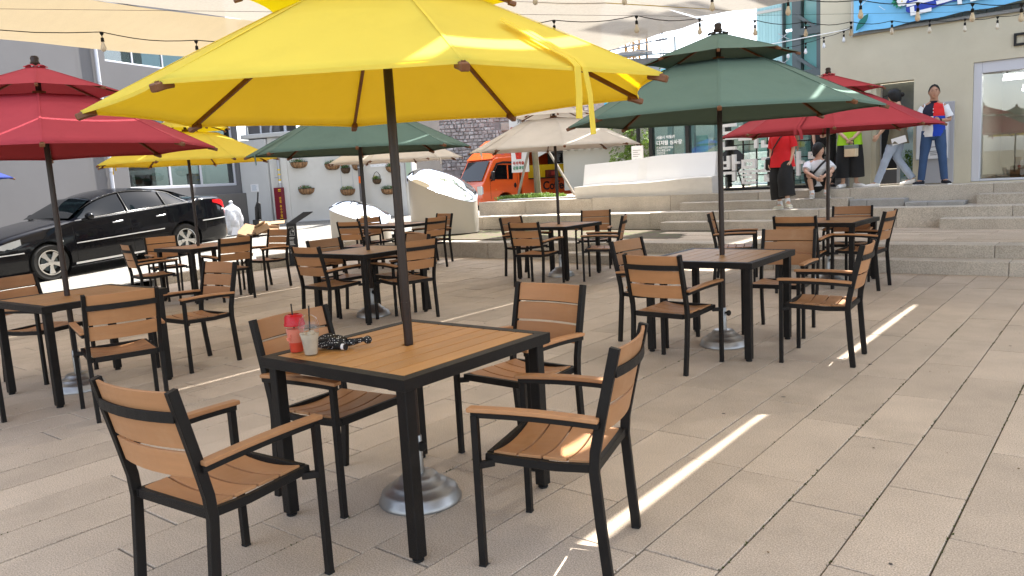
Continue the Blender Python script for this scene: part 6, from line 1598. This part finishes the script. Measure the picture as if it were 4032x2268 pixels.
# the man in the colour-blocked polo
NAVY, PRED, PBLUE, PWHT = cloth('polo_navy', (.012, .012, .03)), cloth('polo_red', (.62, .02, .02)), cloth('polo_blue', (.01, .05, .42)), cloth('polo_white', (.72, .74, .77))
t, J, sh = person('man in a colour-blocked red, white and blue polo and jeans reading papers', (-2.68, 14.36, ZP), R(186), dict(elL=(-.235, .0, 1.03), wrL=(-.10, .21, 1.03), elR=(.235, .0, 1.03), wrR=(.08, .23, 1.01),
    anL=(-.17, -.02, .07), anR=(.17, .0, .07), knL=(-.135, .02, .46), knR=(.135, .02, .46), toL=(-.235, .10, .025), toR=(.235, .10, .025)), .985, SKIN, [NAVY, PRED, PBLUE, PWHT], hair='short', hemz=-.08, top_w=1.06, head_turn=R(5))
for p in sh.data.polygons:
    c = p.center
    p.material_index = 3 if p.index >= t['nt'] else (0 if c.x > 0 else 1) if c.z > 1.07 else (3 if c.x > .0 else 2)
del t['nt']
dress_legs(t, J, cloth('blue_jeans', (.035, .075, .17)), 'long', cloth('dark_shoe', (.012, .014, .022)), None)
part('collar', MB().lathe([(.058, 1.315), (.070, 1.35), (.064, 1.352)], 16, sy=.95, cap=False), NAVY, t, smooth=60, fixn=False)
part('watch', MB().tube([J['wrL'] + Vector((-.012, -.02, 0)), J['wrL'] + Vector((.008, .006, 0))], .030, 12), BLKP, t)
part('buttons', MB().ball((0, .125, 1.22), .008, 6, 4).ball((0, .130, 1.17), .008, 6, 4), PWHT, t)
tag(part('paper_sheets', MB().box(-.10, .10, -.14, .14, 0, .006), PAPER, loc=(-2.76, 14.14, ZP + 1.015), rot=(R(14), R(-6), R(24))), 'white papers held by the man in the polo shirt', 'paper')

# walker stepping to the left
OLIVE = cloth('olive_tee', (.135, .115, .075)); LJ = cloth('light_jeans', (.36, .42, .52))
t, J, _ = person('walking person in olive tee, light jeans, black cap and white shoes', (-3.20, 14.33, ZP), R(90), dict(anR=(.07, -.22, .10), knR=(.09, .03, .47), toR=(.08, -.08, .03), anL=(-.07, .31, .06), knL=(-.09, .16, .46), toL=(-.08, .45, .01),
    elR=(.21, -.10, 1.03), wrR=(.20, -.02, .80), elL=(-.22, .10, 1.05), wrL=(-.20, .26, .86), h1=(0, .05, 1.43), h2=(0, .06, 1.50), nk=(0, .02, 1.36)), .985, SKINL, OLIVE, LJ, hair='bun', top_w=1.12, hemz=-.16, cap=BLKP, sleeve=.46)
tag(part('booklet', MB().box(-.11, .11, -.006, .006, -.055, .055), PAPER, loc=(-3.14, 14.12, ZP + .74), rot=(0, R(-14), 0)), 'white booklet held by the walking person in olive', 'booklet')

# person in lime green holding a tan bag
t, J, _ = person('person in lime green tee and black cropped trousers holding a bag', (-3.96, 14.32, ZP), R(196), dict(elL=(-.22, .02, 1.02), wrL=(-.05, .17, .84), elR=(.22, .0, 1.02), wrR=(.05, .17, .83), toL=(-.20, .09, .025), toR=(.17, .10, .025)), .985, SKINL, cloth('lime_tee', (.33, .62, .02)), cloth('black_cropped', (.012, .012, .013)), hair='long', legs='wide', top_w=1.05, hemz=-.13, sock=None)
bgx = thing('hand_bag', 'small tan and grey box-shaped bag held by the lime green person', 'bag', (-3.88, 14.12, ZP + .52), R(-12))
part('body', MB().box(-.10, .10, -.055, .055, 0, .17), cloth('bag_tan', (.62, .50, .33)), bgx, bev=.012); part('flap', MB().box(-.102, .102, -.058, .058, .13, .20), cloth('bag_grey', (.18, .21, .19)), bgx, bev=.008)
part('handle', MB().tube([(-.04, 0, .20), (-.035, 0, .27), (.035, 0, .27), (.04, 0, .20)], .008, 6), BLKP, bgx)

# person in red tee with black wide trousers and a shoulder bag, on the tier below
t, J, _ = person('person in red tee and black wide trousers with a black shoulder bag', (-4.80, 13.40, .632), R(170), dict(anR=(.02, .03, .07), knR=(.06, .06, .46), toR=(.02, .18, .025), anL=(-.20, .17, .12), knL=(-.13, .13, .50), toL=(-.30, .28, .06)), 1.0, SKINL,
    cloth('red_tee', (.58, .012, .018)), cloth('black_wide', (.010, .010, .011)), shoe=cloth('cream_shoe', (.58, .56, .46)), hair='long', legs='wide', top_w=1.14, hemz=-.15, sleeve=.5, sock=PWHT)
part('bag_strap', MB().path([(-.13, -.03, 1.31), (-.04, .135, 1.20), (.08, .150, 1.02), (.17, .06, .86)], .022, .005, (0, 1, .2)), BLKP, t)
part('bag_strap', MB().path([(-.13, -.03, 1.31), (-.02, -.13, 1.15), (.10, -.14, 1.0), (.19, -.02, .86)], .022, .005, (0, 1, .2)), BLKP, t)
part('shoulder_bag', MB().box(.15, .27, -.11, .11, .66, .88), BLKP, t, bev=.03)

# squatting person in white
t, J, _ = person('black-haired person in white tee sitting on the step edge with knees up', (-4.36, 13.92, .79), R(180 + 22), dict(pel=(0, -.14, .22), bel=(0, -.13, .34), che=(0, -.06, .50), nb=(0, -.02, .63), nk=(0, .0, .69), h1=(0, .03, .77), h2=(0, .03, .84),
    hiL=(-.10, -.12, .20), hiR=(.10, -.12, .20), knL=(-.17, .16, .42), knR=(.17, .16, .42), anL=(-.11, .12, .07), anR=(.11, .12, .07), toL=(-.13, .27, .025), toR=(.13, .27, .025),
    shL=(-.155, -.02, .60), shR=(.155, -.02, .60), elL=(-.23, .14, .46), elR=(.23, .14, .46), wrL=(-.06, .27, .36), wrR=(.07, .28, .35)), .985, SKINL, PWHT, cloth('black_shorts', (.012, .012, .012)), shoe=cloth('grey_shoe', (.50, .48, .42)), hair='bob', legs='short', top_w=1.1, sock=PWHT, head_turn=R(55))
part('cross_strap', MB().path([(-.12, .05, .64), (-.04, .10, .57), (.05, .10, .47), (.14, .02, .36)], .035, .006, (0, 1, .3)), BLKP, t)

# two people in black behind
t, J, _ = person('person in black top and khaki trousers standing behind the white letters', (-5.40, 15.15, ZP), R(8), dict(elL=(-.24, .0, 1.02), wrL=(-.25, .04, .78), elR=(.24, .0, 1.02), wrR=(.25, .04, .78)), 1.02, SKIN, cloth('black_tee', (.010, .010, .011)), cloth('khaki', (.36, .27, .165)), hair='short', top_w=1.15)
part('waist_pack', MB().ball((0, -.13, .95), .1, 12, 8, (1.5, .6, .75)), BLKP, t, smooth=True)
t, J, _ = person('person in all black standing behind the squatting person in white', (-4.42, 14.50, ZP), R(200), dict(wrL=(-.02, .19, .93), elL=(-.24, .0, 1.0)), 1.0, SKINL, cloth('black_tee2', (.011, .011, .012)), cloth('black_trousers', (.014, .014, .015)), hair='short', top_w=1.12, shoe=BLKP)
